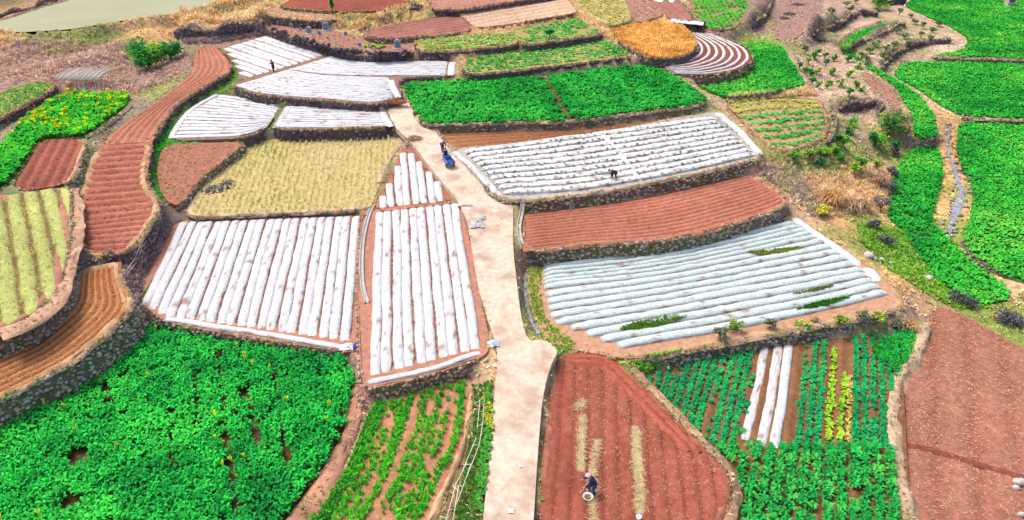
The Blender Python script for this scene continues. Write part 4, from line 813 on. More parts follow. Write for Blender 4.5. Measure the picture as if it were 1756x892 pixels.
# garlic rows (pixel survey in the plot)
tl = lambda x, y: (440+x/2.9727, 592+y/2.9727)
GROWS = [[(610,330),(545,500),(480,650),(400,770),(310,892)], [(640,330),(570,530),(500,700),(410,892)], [(700,290),(640,480),(560,680),(470,892)], [(735,280),(700,480),(610,700),(525,892)], [(785,260),(745,410),(655,660),(600,760)],
         [(860,240),(820,430),(740,650),(625,880)], [(895,230),(860,430),(780,640),(680,880)], [(945,210),(885,480),(830,640),(730,880)], [(1005,220),(930,470),(880,640),(770,870)], [(1045,190),(1030,430),(960,600),(820,870)]]
gar = [blade_tuft(9, .42, .26, .075, s+90, .3) for s in range(3)]
for k, g in enumerate(GROWS):
    pl = FIELDS['P']['pl']; ln = resample(chaikin(np.array([pl.at(*tl(*p)) for p in g+[(2*g[-1][0]-g[-2][0], 2*g[-1][1]-g[-2][1])]]), 2, False), .085 if k in (0, 1, 3, 4, 9) else .12)[:, :2]
    q = ln+rng.normal(0, .13 if k else .22, ln.shape); keep = fbm(q[:, 0]*.9, q[:, 1]*.9, 170+k) > (.2 if k in (0, 4, 9) else .38 if k > 5 else .3); q = q[keep]
    o = crop('P', q, gar, .75, 1.25, [(.05, .32, .02), (.12, .42, .025), (.24, .46, .04)], 'garlic_row', '%s garlic row from the dark bank on the trodden plot' % ordinal(k), 'garlic row', tilt=.1); o['group'] = 'garlic rows'
# leafy vegetables, lower right: the nearest ones singly, the others as rows
FV = FIELDS['V']; pv2 = FV['pl']; dv = pv2.at(1326,767)-pv2.at(1350,592); yb = pv2.at(1380,767)[1]
Pu = FV['P'].copy(); qa = jitter_grid(Pu, dv, .58, .22, .055); qa = qa[qa[:, 1] > yb]; qb = jitter_grid(Pu, dv, .72, .27, .09); qb = qb[qb[:, 1] <= yb]; q = np.vstack([qa, qb]); xr = q@np.array([dv[1], -dv[0]])/np.linalg.norm(dv[:2])
def rowpos(px, py): p = pv2.at(px, py)[:2]; return p@np.array([dv[1], -dv[0]])/np.linalg.norm(dv[:2])
up = q[:, 1] > yb; s0, s1 = sorted((rowpos(1296,665), rowpos(1358,665))); y0_, y1_ = sorted((rowpos(1414,700), rowpos(1458,680)))
strip = up & (xr > s0-.35) & (xr < s1+.35); yell = up & (xr > y0_-.1) & (xr < y1_+.2)
dens = fbm(q[:, 0]*.6, q[:, 1]*.6, 180); keep = ~strip & ~yell & (edge_dist(FV['P'], q[:, 0], q[:, 1]) > .15) & (dens > np.where(up, .2, .27))
lane = np.abs((xr/1.5) % 1.0-.5) < .1; keep &= ~(lane & up & (dens > .62))
veg = q[keep]; isn = veg[:, 1] < yb
vis_ = visible(veg[:, 0], veg[:, 1], -6); order = np.argsort(veg[:, 1]+1e3*(~vis_)); single = np.zeros(len(veg), bool); single[order[:300]] = True
VG = [(.012, .19, .035), (.018, .26, .045), (.05, .32, .05)]
crop('V', veg[~single & ~isn], [leaf_clump(9, .27, .24, .17, s+110, .3, 0, .5) for s in range(3)], .8, 1.15, [(.012, .15, .05), (.016, .21, .06), (.03, .27, .06)], 'vegetable_crop', 'leafy green vegetables in rows beside the film strips', 'vegetables')
vb = [leaf_clump(14, .36, .6, .17, s+120, .3, .05, .55) for s in range(4)]
if (~single & isn).any(): crop('V', veg[~single & isn], vb, .85, 1.1, VG, 'vegetable_crop', 'taller leafy green crop below the film strips', 'vegetables')
vmesh = []
for k in range(8):
    pv_, pf_, ps_ = vb[k % 4]; c = np.array(VG[k % 3])*1.55*(1+.1*(k % 4-1.5)); vmesh.append(make_mesh('leafy_plant', pv_, pf_, np.clip(c[None]*ps_[:, None], 0, 1))); vmesh[-1].materials.append(M['leaf'])
for x, y in veg[single]:
    o = obj('leafy_plant', random.choice(vmesh), loc=(x, y, pv2.h(y)), label='bushy green leafy plant in the lower rows of the vegetable plot', cat='plant', group='leafy plants in the lower vegetable rows'); o.rotation_euler = (0, 0, random.uniform(0, 6.3)); s = random.uniform(.85, 1.15); o.scale = (s, s, s)
for k, (px, x2) in enumerate((((1430,600),(1420,755)), ((1450,640),(1437,755)), ((1458,650),(1453,755)))):
    a, b = pv2.at(*px)[:2], pv2.at(*x2)[:2]; ln = resample(np.array([a, b]), .22); o = crop('V', ln+rng.normal(0, .07, ln.shape), low, .55, .95, [(.10, .28, .02), (.30, .36, .02), (.44, .42, .03)] if k < 2 else [(.35, .33, .05), (.5, .36, .15)], 'yellow_vegetable_row', ['yellow green vegetable row nearest the clean film strip', 'bright yellow vegetable row in the leafy plot', 'wilted yellow vegetable row beside bare soil'][k], 'vegetable row'); o['group'] = 'yellow vegetable rows'
q = scatter_poly(chaikin(np.array([pv2.at(*p) for p in [(1490,590),(1560,568),(1570,590),(1535,640),(1505,620)]]), 1), 260); crop('V', q, gra, .9, 1.3, [(.03, .3, .02), (.06, .36, .03)], 'grass_patch', 'bright grass patch at the corner of the vegetable plot', 'grass')
q = scatter_poly(FIELDS['L']['P'], 2200, .9); crop('L', q, [blade_tuft(3, .14, .14, .05, s+500, .3) for s in range(3)], .6, 1.2, [(.38, .36, .12), (.46, .42, .17), (.34, .38, .12)], 'seedlings', 'tiny pale green seedlings on the seedbeds', 'seedlings', dz=.12)
# stubble and straw
F = FIELDS['R']; q = jitter_grid(F['P'], F['pl'].at(540,350)-F['pl'].at(562,240), .62, .17, .1); q = q[edge_dist(F['P'], q[:, 0], q[:, 1]) > .3]; q = q[rng.random(len(q)) < .8]
stub = [blade_tuft(5, .36, .16, .06, s+130, .2) for s in range(3)]
crop('R', q, stub, .7, 1.3, [(.40, .44, .10), (.60, .54, .25), (.68, .58, .34), (.72, .63, .43)], 'straw_stubble', 'pale straw stubble and grass over the field below the dark bank', 'stubble', nscale=.16, boost=(1.5, 1.45, 1.5))
q = scatter_poly(FIELDS['O']['P'], 3200, .1); crop('O', q, [blade_tuft(6, .6, .4, .09, s+140, .4) for s in range(3)], .7, 1.3, [(.55, .30, .08), (.76, .44, .12), (.82, .52, .18)], 'dry_meadow_grass', 'orange dry grass covering the meadow', 'grass', boost=(1.5, 1.45, 1.5))
q = scatter_poly(FIELDS['L4']['P'], 900, .2); crop('L4', q, gra, .6, 1.1, [(.22, .33, .06), (.38, .40, .12)], 'meadow_grass', 'pale green grass on the plot at the left edge', 'grass')
def straw(key, pts, w, n, label, name='straw_strip', dense=1):
    pl = FIELDS[key]['pl']; ln = resample(np.array([pl.at(*p) for p in pts]), n=40); i = rng.integers(0, 39, n); fr = rng.random((n, 1)); c = ln[i]*(1-fr)+ln[i+1]*fr
    q = c[:, :2]+rng.normal(0, w*.33, (n, 2)); p = np.c_[q, pl.h(q[:, 1])+.05+rng.random(n)*.08]
    V = np.array([[-.5, -.03, 0], [.5, -.03, 0], [.5, .03, .02], [-.5, .03, .02]]); s = rng.uniform(.18, .4, n)
    v, f, c_ = bake(V, np.array([[0, 1, 2, 3]]), p, rng.uniform(0, 6.3, n), s, np.array((.62, .49, .26))*rng.uniform(.6, 1.25, (n, 1)), None, rng.normal(0, .3, n)); b, vl = based(v)
    return obj(name, make_mesh(name, vl, f, np.clip(c_, 0, 1)), M['dry'], loc=b, label=label, cat='straw', kind='stuff')
straw('G', [(1090,736),(1092,780),(1096,830),(1098,880)], .42, 2600, 'long dense pale straw strip on the red field')
straw('G', [(1000,716),(997,760),(996,808)], .36, 1300, 'pale straw strip beside the man on the red field')
straw('G', [(1024,755),(1018,800),(1016,850),(1018,900)], .4, 900, 'thin straw strip right of the man on the red field')
straw('G', [(992,700),(1000,690)], .5, 200, 'small straw patch at the end of a straw strip')
FH = FIELDS['H']; q = scatter_poly(FH['P'], 9000); q = q[visible(q[:, 0], q[:, 1])]; n = len(q)
v, f, c_ = bake(np.array([[-.5, -.05, 0], [.5, -.05, 0], [.5, .05, .03], [-.5, .05, .03]]), np.array([[0, 1, 2, 3]]), np.c_[q, FH['pl'].h(q[:, 1])+.06+rng.random(n)*.04], rng.uniform(0, 6.3, n), rng.uniform(.08, .26, n), np.where(rng.random((n, 1)) < .6, np.array([[.62, .42, .24]]), np.array([[.45, .2, .15]]))*rng.uniform(.7, 1.3, (n, 1)), None, rng.normal(0, .35, n))
obj('stubble_litter', make_mesh('stubble_litter', v, f, np.clip(c_, 0, 1)), M['dry'], kind='stuff', label='straw litter over the red stubble field in the corner', cat='straw')
FG = FIELDS['G']; q = scatter_poly(FG['P'], 5000, .5); q = q[q[:, 0] > FG['pl'].at(985,760)[0]]; n = len(q)
v, f, c_ = bake(np.array([[-.5, -.05, 0], [.5, -.05, 0], [.5, .05, .03], [-.5, .05, .03]]), np.array([[0, 1, 2, 3]]), np.c_[q, FG['pl'].h(q[:, 1])+.05+rng.random(n)*.04], rng.uniform(0, 6.3, n), rng.uniform(.07, .2, n), np.where(rng.random((n, 1)) < .5, np.array([[.56, .36, .2]]), np.array([[.40, .17, .11]]))*rng.uniform(.7, 1.3, (n, 1)), None, rng.normal(0, .35, n))
obj('stubble_litter', make_mesh('stubble_litter', v, f, np.clip(c_, 0, 1)), M['dry'], kind='stuff', label='short straw litter over the red field with the working man', cat='straw')
# lens shaped grass patches between the greenish tunnels
plA = FIELDS['A']['pl']
for k, (pts, lab) in enumerate((([(1055,570),(1090,557),(1140,546),(1185,546),(1150,558),(1100,570)], 'largest grass patch in a tunnel gap above the vegetable plot'), ([(1355,538),(1400,523),(1460,513),(1445,521),(1400,532)], 'dark green grass patch at the tunnels front edge'), ([(1270,437),(1330,431),(1385,427),(1360,435),(1310,442)], 'thin grass patch between tunnels close to the mossy wall'), ([(1345,512),(1400,499),(1435,492),(1400,504)], 'narrow olive grass patch in the middle tunnels'))):
    P_ = chaikin(np.array([plA.at(*p) for p in pts]), 2); q = scatter_poly(P_, 420 if k < 2 else 200); n = len(q); pv_, pf_, ps_ = gra[k % 3]
    v, f, c_ = bake(pv_, pf_, np.c_[q, plA.h(q[:, 1])+.22], rng.uniform(0, 6.3, n), rng.uniform(.5, .85, n), np.array([(.11, .25, .02), (.05, .2, .02), (.22, .27, .04), (.2, .24, .04)][k])*rng.uniform(.7, 1.3, (n, 1)), ps_); b, vl = based(v)
    o = obj('grass_patch', make_mesh('grass_patch', vl, f, np.clip(c_, 0, 1)), M['leaf'], loc=b, label=lab, cat='grass', group='grass patches between the tunnels'); o['kind'] = 'stuff'
    b_, pl_ = based(P_+[0, 0, .26]); tri = tessellate_polygon([[Vector(p) for p in P_]]); obj('turf', make_mesh('turf', P_+[0, 0, .3]-b, [t for t in tri], np.tile(np.array((.14, .2, .03)), (len(P_), 1))), M['soil'], o)

# two soil ridges turned up along the slanting edge of the red field
for pts in ([(975,614),(1030,612),(1052,626),(1090,664),(1145,719),(1200,778)], [(975,622),(1024,621),(1044,634),(1082,675),(1135,728),(1180,776)]):
    pl = FIELDS['G']['pl']; L = resample(chaikin(np.array([pl.at(*p) for p in pts]), 2, False), .35); t = np.gradient(L, axis=0); t = t[:, :2]/np.linalg.norm(t[:, :2], axis=1)[:, None]; no = np.c_[-t[:, 1], t[:, 0]]; V = []
    for k, (a, h) in enumerate(((-.34, -.08), (-.2, .09), (0, .17), (.2, .09), (.34, -.08))): V.append(np.c_[L[:, :2]+no*(a+(vnoise(L[:, 0]*2, L[:, 1]*2, k)[:, None]-.5)*.1), pl.h(L[:, 1])+h+(vnoise(L[:, 0]*3, L[:, 1]*3, k+9)-.5)*.08])
    V = np.stack(V, 1).reshape(-1, 3); obj('soil_ridge', make_mesh('soil_ridge', V, grid_faces(len(L), 5)[:, ::-1], np.array((.36, .11, .07))*(.8+.4*fbm(V[:, 0], V[:, 1], 4))[:, None], True), M['soil'], FOBJ['G'])

# ------------------------------------------------------------------ weeds, dry grass and bare brush off the fields
M['brush'] = M['dry']
def tufts(q, z, protos, smin, smax, cl, name, label, cat='weeds', mat_='dry', tilt=.15, root=None, kind='stuff'):
    n = len(q); w = rng.integers(0, len(protos), n); s = rng.uniform(smin, smax, n); parts = []
    for a, (pv_, pf_, ps_) in enumerate(protos):
        u = w == a
        if u.any(): parts.append(bake(pv_, pf_, np.c_[q[u], z[u]], rng.uniform(0, 6.3, u.sum()), s[u], cl[u], ps_, rng.normal(0, tilt, u.sum())))
    v, f, c = merge(parts); return obj(name, make_mesh(name, v, f, np.clip(c*1.5, 0, .95)), M[mat_], root, kind=kind, label=label, cat=cat if root is None else None)
tf = [blade_tuft(5, .26, .30, .085, s+200, .5) for s in range(4)]
X = rng.uniform(-75, 95, 120000); Y = rng.uniform(18, 120, 120000); m = visible(X, Y, 40); X, Y = X[m], Y[m]
m = ~in_fields(X, Y) & ~inside(pond_w, X, Y); X, Y = X[m], Y[m]
keep = rng.random(len(X)) < np.clip(.35+1.1*(fbm(X*.25, Y*.25, 210)-.35), .1, 1); X, Y = X[keep][:34000], Y[keep][:34000]
z = ground_z(X, Y)-.02; i = np.clip(np.searchsorted(GX, X), 0, len(GX)-1); j = np.clip(np.searchsorted(GY, Y), 0, len(GY)-1)
cl = gcol[i, j]*1.35*rng.uniform(.55, 1.5, (len(X), 1))*(1+rng.normal(0, .08, (len(X), 3))); gm = rng.random(len(X)) < .07; cl[gm] = np.array([.12, .24, .03])*rng.uniform(.6, 1.6, (gm.sum(), 1))
tufts(np.c_[X, Y], z, tf, .6, 1.5, np.clip(cl, .02, 1), 'dry_weeds', 'dry weeds over the banks and waste ground between the fields')
def region(pts, n, protos, smin, smax, cols, name, label, cat='grass', mat_='dry', tilt=.2, off_fields=True):
    P = np.array([spot(*p) for p in pts]); q = scatter_poly(P, n)
    if off_fields: q = q[~in_fields(q[:, 0], q[:, 1])]
    q = q[~inside(pond_w, q[:, 0], q[:, 1])]
    z = top_z(q[:, 0], q[:, 1])-.02; cols = np.array(cols); k = rng.integers(0, len(cols), len(q)); return tufts(q, z, protos, smin, smax, cols[k]*rng.uniform(.65, 1.35, (len(q), 1)), name, label, cat, mat_, tilt)
reed = [blade_tuft(9, 1.0, .7, .07, s+220, .5) for s in range(4)]
ORA = [(.72, .44, .20), (.80, .57, .32), (.62, .36, .18)]
BRN = [(.38, .24, .19), (.46, .31, .25), (.28, .16, .14), (.52, .38, .28)]
region([(296,34),(360,12),(440,-12),(476,-6),(470,28),(440,36),(380,42),(320,52)], 1500, reed, .7, 1.4, ORA, 'dry_reeds', 'tall orange dry reeds on the pond dam')
region([(-40,58),(42,58),(46,74),(-40,84)], 300, reed, .6, 1.1, ORA, 'dry_reeds', 'orange dry reeds at the pond corner by the waste ground')
region([(575,34),(640,20),(700,2),(735,0),(728,16),(660,38),(600,48),(578,48)], 700, reed, .6, 1.2, ORA, 'dry_reeds', 'orange dry reeds behind the gravestones')
region([(180,38),(260,32),(300,26),(300,36),(210,46)], 260, reed, .4, .8, ORA, 'dry_reeds', 'low orange reeds along the pond shore')
region([(1000,20),(1040,40),(1090,90),(1060,80),(1010,45)], 350, reed, .5, 1.0, ORA, 'dry_reeds', 'dry reeds beside the orange meadow')
region([(1245,168),(1320,160),(1385,150),(1405,165),(1320,170),(1248,180)], 420, reed, .4, .7, ORA, 'dry_reeds', 'orange dry grass bank above the round striped terrace', off_fields=False)
region([(-40,85),(90,70),(250,72),(330,90),(330,115),(240,160),(120,150),(60,135),(-40,140)], 3200, [blade_tuft(7, .6, .6, .06, s+240, .4) for s in range(3)], .5, 1.3, BRN, 'dead_stalks', 'purple brown dead stalks over the waste ground', 'weeds')
region([(120,140),(180,130),(245,150),(225,164),(118,161)], 420, reed, .6, 1.0, BRN, 'dead_stalks', 'tall purple dead stalks above the rapeseed plot', 'weeds')
region([(305,55),(380,50),(455,45),(458,60),(390,72),(320,78)], 700, reed, .4, .8, [(.2, .14, .13), (.3, .22, .2), (.14, .10, .11)], 'dead_stalks', 'dark dead brush on the bank below the reeds', 'weeds')
region([(1380,300),(1440,290),(1520,280),(1530,330),(1500,370),(1440,372),(1395,352)], 800, reed, .35, .8, [(.56, .35, .18), (.45, .27, .17), (.6, .42, .25)], 'dry_reeds', 'tangled orange dry brush above the greenish tunnels corner')
region([(1340,270),(1430,240),(1480,250),(1500,280),(1420,300),(1350,300)], 900, tf, .8, 1.6, [(.20, .30, .06), (.36, .38, .12), (.45, .32, .2)], 'meadow_grass', 'patchy green grass below the round terrace', mat_='leaf')
region([(1470,385),(1545,392),(1590,460),(1640,510),(1700,530),(1640,530),(1580,500),(1520,460),(1475,415)], 2600, gra, .6, 1.1, [(.14, .33, .03), (.32, .40, .07), (.10, .28, .03)], 'meadow_grass', 'yellow green grass slope beside the lower green field', mat_='leaf')
region([(1690,520),(1756,500),(1830,560),(1756,575),(1700,545)], 700, gra, .5, 1.0, [(.2, .30, .05), (.36, .36, .1), (.5, .38, .2)], 'meadow_grass', 'weedy grass corner above the red stubble field', mat_='leaf')
region([(903,462),(930,455),(926,500),(935,545),(990,592),(950,596),(915,558),(901,505)], 700, gra, .45, .8, [(.14, .33, .02), (.28, .38, .05)], 'verge_grass', 'green grass verge at the tunnel ends beside the road', mat_='leaf', off_fields=False)
region([(1085,622),(1120,610),(1180,600),(1150,618),(1105,640)], 260, gra, .6, 1.1, [(.08, .30, .02), (.2, .34, .05)], 'verge_grass', 'green grass at the foot of the weedy stone wall', mat_='leaf', off_fields=False)
region([(805,660),(845,655),(842,700),(835,760),(828,840),(822,920),(765,920),(785,860),(800,790),(812,720)], 1500, gra, .35, .8, [(.04, .22, .02), (.08, .3, .02), (.10, .14, .04)], 'garden_weeds', 'dark green growth in the narrow garden beside the road', mat_='leaf', off_fields=False)
region([(282,215),(290,200),(303,185),(296,215),(285,240),(272,275),(268,320),(280,340),(270,345),(261,300),(268,255)], 420, gra, .5, .9, [(.05, .33, .03), (.08, .38, .03)], 'verge_grass', 'bright green grass at the foot of the curved dark bank', mat_='leaf')
region([(238,512),(262,480),(285,445),(300,405),(304,410),(285,455),(262,495),(246,520)], 260, gra, .4, .8, [(.2, .26, .03), (.12, .22, .03)], 'verge_grass', 'olive grass between the purple bank and first tunnel', mat_='leaf', off_fields=False)
region([(282,250),(400,243),(395,265),(330,320),(300,345),(275,330),(270,290)], 380, tf, .5, 1., [(.36, .17, .11), (.3, .32, .08), (.44, .24, .16)], 'dry_weeds', 'sparse weeds on the bare red plot below the curved film terrace', 'weeds', off_fields=False)
region([(580,640),(630,700),(600,790),(540,892),(480,960),(470,930),(545,830),(590,730)], 900, tf, .6, 1.2, [(.2, .13, .12), (.36, .22, .14), (.46, .3, .18), (.13, .09, .1)], 'dry_weeds', 'dark dry weeds on the bank between tall crop and garlic', 'weeds')
region([(215,440),(250,405),(285,375),(298,395),(270,440),(240,505),(228,540),(210,500)], 1000, [blade_tuft(7, .55, .5, .05, s+260, .6) for s in range(3)], .5, 1.1, [(.20, .12, .13), (.13, .09, .11), (.3, .2, .2), (.38, .27, .24)], 'dead_stalks', 'purple dead stalks covering the bank beside the first tunnels', 'weeds')
for key, n, cols in (('Y1', 500, BRN), ('Y2', 160, BRN), ('J', 420, BRN), ('J2', 260, ORA), ('X2', 200, BRN), ('X1', 300, [(.4, .38, .14)]), ('U4', 200, BRN)):
    F = FIELDS[key]; q = scatter_poly(F['P'], n, .2); c = np.array(cols)[rng.integers(0, len(cols), len(q))]*rng.uniform(.5, 1.2, (len(q), 1)); tufts(q, F['pl'].h(q[:, 1]), tf, .5, 1.2, c, 'dry_weeds', 'dry weeds scattered over the '+F['what'], 'weeds')
region([(1285,288),(1355,272),(1400,325),(1412,372),(1395,378),(1350,330),(1310,305)], 700, [blade_tuft(7, .6, .6, .06, s+270, .4) for s in range(3)], .5, 1.2, [(.36, .24, .2), (.46, .34, .26), (.28, .2, .17), (.3, .34, .1)], 'dead_stalks', 'tangled purple brown weeds at the corner above the greenish tunnels', 'weeds', off_fields=True)
q = scatter_poly(chaikin(np.array([FIELDS['P']['pl'].at(*p) for p in [(640,692),(668,684),(640,745),(605,820),(560,900),(520,930),(545,890),(598,805)]]), 1), 620); tufts(q, FIELDS['P']['pl'].h(q[:, 1]), gra, .7, 1.1, np.array([(.04, .22, .03)])*rng.uniform(.7, 1.4, (len(q), 1)), 'verge_grass', 'dark green grass along the bank side of the garlic plot', 'grass', 'leaf')
for L, h, w in MOUNDS:
    k = rng.integers(0, len(L), int(len(L)*2.2)); q = L[k, :2]+rng.normal(0, w*.28, (len(k), 2)); tufts(q, L[k, 2]+h*.75, tf, .4, .9, np.where(rng.random((len(k), 1)) < .2, np.array([[.14, .24, .04]]), np.array([[.44, .31, .19]]))*rng.uniform(.5, 1.3, (len(k), 1)), 'bund_grass', 'dry grass on an earth bund', 'grass')
# fringe of dry grass along bunds, walls and the road
fx, fcl = [], []
for k, F in FIELDS.items():
    P = resample(np.vstack([F['P'], F['P'][:1]]), .4)[:-1]; dn = 1.0 if F['bund'] else .45 if k == 'road' else .35
    if k in ('W1', 'W2', 'W3', 'H', 'V', 'F1'): dn = .2
    w = rng.random(len(P)) < dn*np.clip(fbm(P[:, 0]*.4, P[:, 1]*.4, 230)*2-.4, 0, 1); Q = P[w]; t = np.roll(P, -1, 0)-P; no = np.c_[t[:, 1], -t[:, 0]][w]; no /= np.maximum(1e-6, np.linalg.norm(no, axis=1))[:, None]
    Q = np.c_[Q[:, :2]+no*rng.normal(.05, .14, (len(Q), 1)), Q[:, 2]+(.04 if F['bund'] else -.03)]; fx.append(Q); c = np.where(rng.random((len(Q), 1)) < .22, np.array([[.14, .26, .04]]), np.array([[.46, .33, .19]])); fcl.append(c*rng.uniform(.5, 1.3, (len(Q), 1)))
fx, fcl = np.vstack(fx), np.vstack(fcl); m = visible(fx[:, 0], fx[:, 1], 30); tufts(fx[m][:, :2], fx[m][:, 2], tf, .45, 1.05, fcl[m], 'bund_grass', 'thin dry grass fringe along the field edges', 'grass')
# leafy plants in the roadside garden
q = np.array([spot(a+random.uniform(-6, 6), b) for a, b in zip(np.interp(np.linspace(675, 905, 60), [675, 720, 760, 820, 905], [838, 839, 834, 828, 818]), np.linspace(675, 905, 60))])
cl = np.where(((q[:, 1] > spot(835,740)[1]) & (rng.random(60) < .55))[:, None], np.array([[.45, .42, .03]]), np.array([[.08, .33, .04]]))
GPL = [leaf_clump(9, .3, .28, .22, s+300, .3, 0, .5) for s in range(3)]
for k, p in enumerate(q[:52]):
    pv_, pf_, ps_ = GPL[k % 3]; me = make_mesh('garden_plant', pv_, pf_, np.clip(cl[k][None]*ps_[:, None], 0, 1)); ye = cl[k][0] > .3
    o = obj('garden_plant', me, M['leaf'], loc=p+[0, 0, -.03], label='%s leafy plant from the trellis top end in the roadside garden row, %s' % (ordinal(k), 'yellowing' if ye else 'green'), cat='plant', group='garden plants along the road edge'); o.rotation_euler[2] = random.uniform(0, 6)

# ------------------------------------------------------------------ trees, saplings and bushes
def tree(px, py, h, r, label, cols, name='shrub', cat='shrub', group=None, n=260, lobes=6, leaf=.16, trunk=.25, dense=1.0, conic=False):
    p = spot(px, py); root = obj(name, None, loc=p, label=label, cat=cat, group=group); mb = MB(); R_ = np.random.default_rng(int(px*7+py))
    th = h*trunk; top = np.array([0, 0, h*.8]); mb.tube([[0, 0, -.1], [R_.normal(0, .03)*h, R_.normal(0, .03)*h, th], [0, 0, h*.75]], [.05*h**.8+.01, .035*h**.8+.008, .01], 6); L = []
    for k in range(lobes):
        a = k*2.4+R_.uniform(-.4, .4); f = R_.uniform(.2, 1); rr = r*(.62 if lobes > 1 else 0)*R_.uniform(.4, 1)*((1-f*.75) if conic else 1); c = np.array([rr*math.cos(a), rr*math.sin(a), th+(h-th)*(f*.75+.08)])
        L.append((c, r*R_.uniform(.36, .6)*((1.1-f*.7) if conic else 1))); mb.tube([[0, 0, th*.8], c*[.5, .5, .75], c], [.02*h**.8+.006, .012*h**.8+.005, .005], 5)
    mb.build('trunk', M['bark'], root); V, K = [], []
    qd = np.array([[-.5, -.1, 0], [0, -.42, .1], [.5, 0, 0], [0, .42, .1]]); cols = np.array(cols); pos, cc = [], []
    for c, rad in L:
        m = int(n/lobes); d = R_.normal(size=(m, 3)); d /= np.linalg.norm(d, axis=1)[:, None]; d *= (R_.random(m)**.45)[:, None]*R_.uniform(.75, 1.2, (m, 1)); d[:, 2] *= .8; pos.append(c+d*rad)
        tone = cols[R_.integers(0, len(cols))]; cc.append(tone*R_.uniform(.6, 1.4, (m, 1))*(1+.1*R_.normal(size=(m, 3))))
    pos, cc = np.vstack(pos), np.vstack(cc); m = len(pos); pos[:, 2] = np.maximum(pos[:, 2], .05)
    v, f, c_ = bake(qd, np.array([[0, 1, 2, 3]]), pos, R_.uniform(0, 6.3, m), R_.uniform(.7, 1.3, m)*leaf*2, np.clip(cc*1.45, 0, 1), None, R_.normal(0, .8, m)); obj('crown', make_mesh('crown', v, f, c_), M['leaf'], root); return root
TG = [(.05, .24, .04), (.10, .30, .04), (.22, .36, .04), (.03, .17, .05)]
tree(258, 120, 4.0, 2.6, 'largest round green bush with yellow tips on the waste ground', [(.04, .25, .06), (.07, .3, .05), (.26, .38, .04), (.03, .2, .06)], 'round_bush', 'bush', n=4200, lobes=18, leaf=.16, trunk=.1)
tree(294, 106, 2.9, 1.7, 'smaller dark green bush leaning on the largest round bush', [(.04, .22, .06), (.06, .27, .05), (.2, .34, .04)], 'round_bush', 'bush', n=1700, lobes=9, leaf=.16, trunk=.1)
tree(571, 25, 2.6, .8, 'small dark conifer behind the gravestones', [(.05, .26, .03), (.04, .2, .04)], 'conifer', 'tree', n=500, lobes=8, leaf=.14, conic=True)
tree(943, 66, 1.6, .7, 'lone dark shrub in the green vegetable plot', [(.04, .2, .06)], 'shrub', n=260, lobes=5)
tree(1506, 16, 2.6, 2.0, 'green and yellow bush beside the white roofed hut', TG, 'bush', 'bush', n=900, lobes=8, trunk=.15)
tree(1522, 232, 3.0, 1.9, 'spreading dark pine like tree above the orange dry brush', [(.06, .16, .05), (.10, .22, .05), (.22, .27, .06)], 'spreading_tree', 'tree', n=1100, lobes=12, leaf=.15, trunk=.2)
tree(1500, 250, 1.8, 1.3, 'rounded green bush below the spreading tree', TG, 'bush', 'bush', n=500, lobes=7)
tree(1408, 372, 1.3, .6, 'yellow leafy shrub beside the tunnels corner', [(.5, .45, .05), (.4, .4, .06)], 'shrub', n=260, lobes=5)
orch = [(190,275),(205,330),(160,355),(190,380),(215,395),(250,380),(295,340),(290,300),(335,312),(250,280),(325,380),(305,452),(365,445),(415,395),(450,450),(475,480),(415,492),(255,450),(225,430),(460,352),(410,318),(235,300)]
ordl = ['pale', 'dark', 'yellow green']
for k, (a, b) in enumerate(sorted(orch, key=lambda p: math.hypot(p[0]+10, p[1]-500))):
    tree(1316+a/2.9727, b/2.9727, random.uniform(.9, 1.5), random.uniform(.45, .7), '%s nearest orchard sapling to the round striped terrace, on the bare slope' % ordinal(k), [TG[k % 4], TG[(k+1) % 4]], 'orchard_sapling', 'sapling', 'orchard saplings on the bare slope', n=170, lobes=6, leaf=.12, trunk=.1)
for k, (a, b) in enumerate(sorted([(400,40),(420,66),(380,116),(450,20),(560,60),(330,70),(670,80),(730,92),(600,268),(520,275),(550,240),(480,292),(750,125),(790,148),(840,168),(700,200),(870,135),(780,196),(830,206),(715,240),(640,258),(660,170),(590,290),(500,320)], key=lambda p: math.hypot(p[0]-570, p[1]-20))):
    tree(1316+a/2.9727, b/2.9727, random.uniform(.7, 1.5), random.uniform(.5, .9), '%s nearest grey green scrub bush to the white roofed hut, on rough ground' % ordinal(k), [(.12, .2, .09), (.18, .24, .09), (.28, .3, .08), (.08, .15, .07)][k % 4:k % 4+1]+[(.12, .2, .08)], 'scrub_bush', 'bush', 'scrub bushes around the stone ring', n=160, lobes=5, leaf=.13)
for k, (a, b) in enumerate(sorted([(430,640),(420,680),(410,715),(380,752),(340,785),(370,822),(270,845),(210,815),(130,825),(550,740),(555,865),(470,872),(440,888),(285,800),(350,740),(640,780)], key=lambda p: math.hypot(p[0]-610, p[1]-690))):
    tree(1316+a/2.9727, b/2.9727, random.uniform(.9, 1.8), random.uniform(.5, .85), '%s nearest leafy bush to the spreading tree, on the green slope' % ordinal(k), [TG[(k*3) % 4], TG[(k+2) % 4]], 'garden_bush', 'bush', 'garden bushes below the round terrace', n=190, lobes=5, leaf=.13)
for k, (px, py, h, r) in enumerate([(1532,268,1.1,.8),(1527,306,1.3,.8),(1524,330,1.2,.9),(1508,362,1.5,1.1),(1497,392,.9,.8),(1518,420,1.0,1.0),(1640,516,.7,.9),(1660,524,.7,.9),(1722,552,.9,1.1),(1735,556,.8,.9)]):
    tree(px, py, h, r, '%s bare blackish bramble bush, following the lower green field rim from the tree' % ordinal(k), [(.09, .085, .10), (.12, .11, .12), (.07, .08, .07)], 'bramble_bush', 'bush', 'bramble bushes around the lower green field', n=260, lobes=6, leaf=.1)
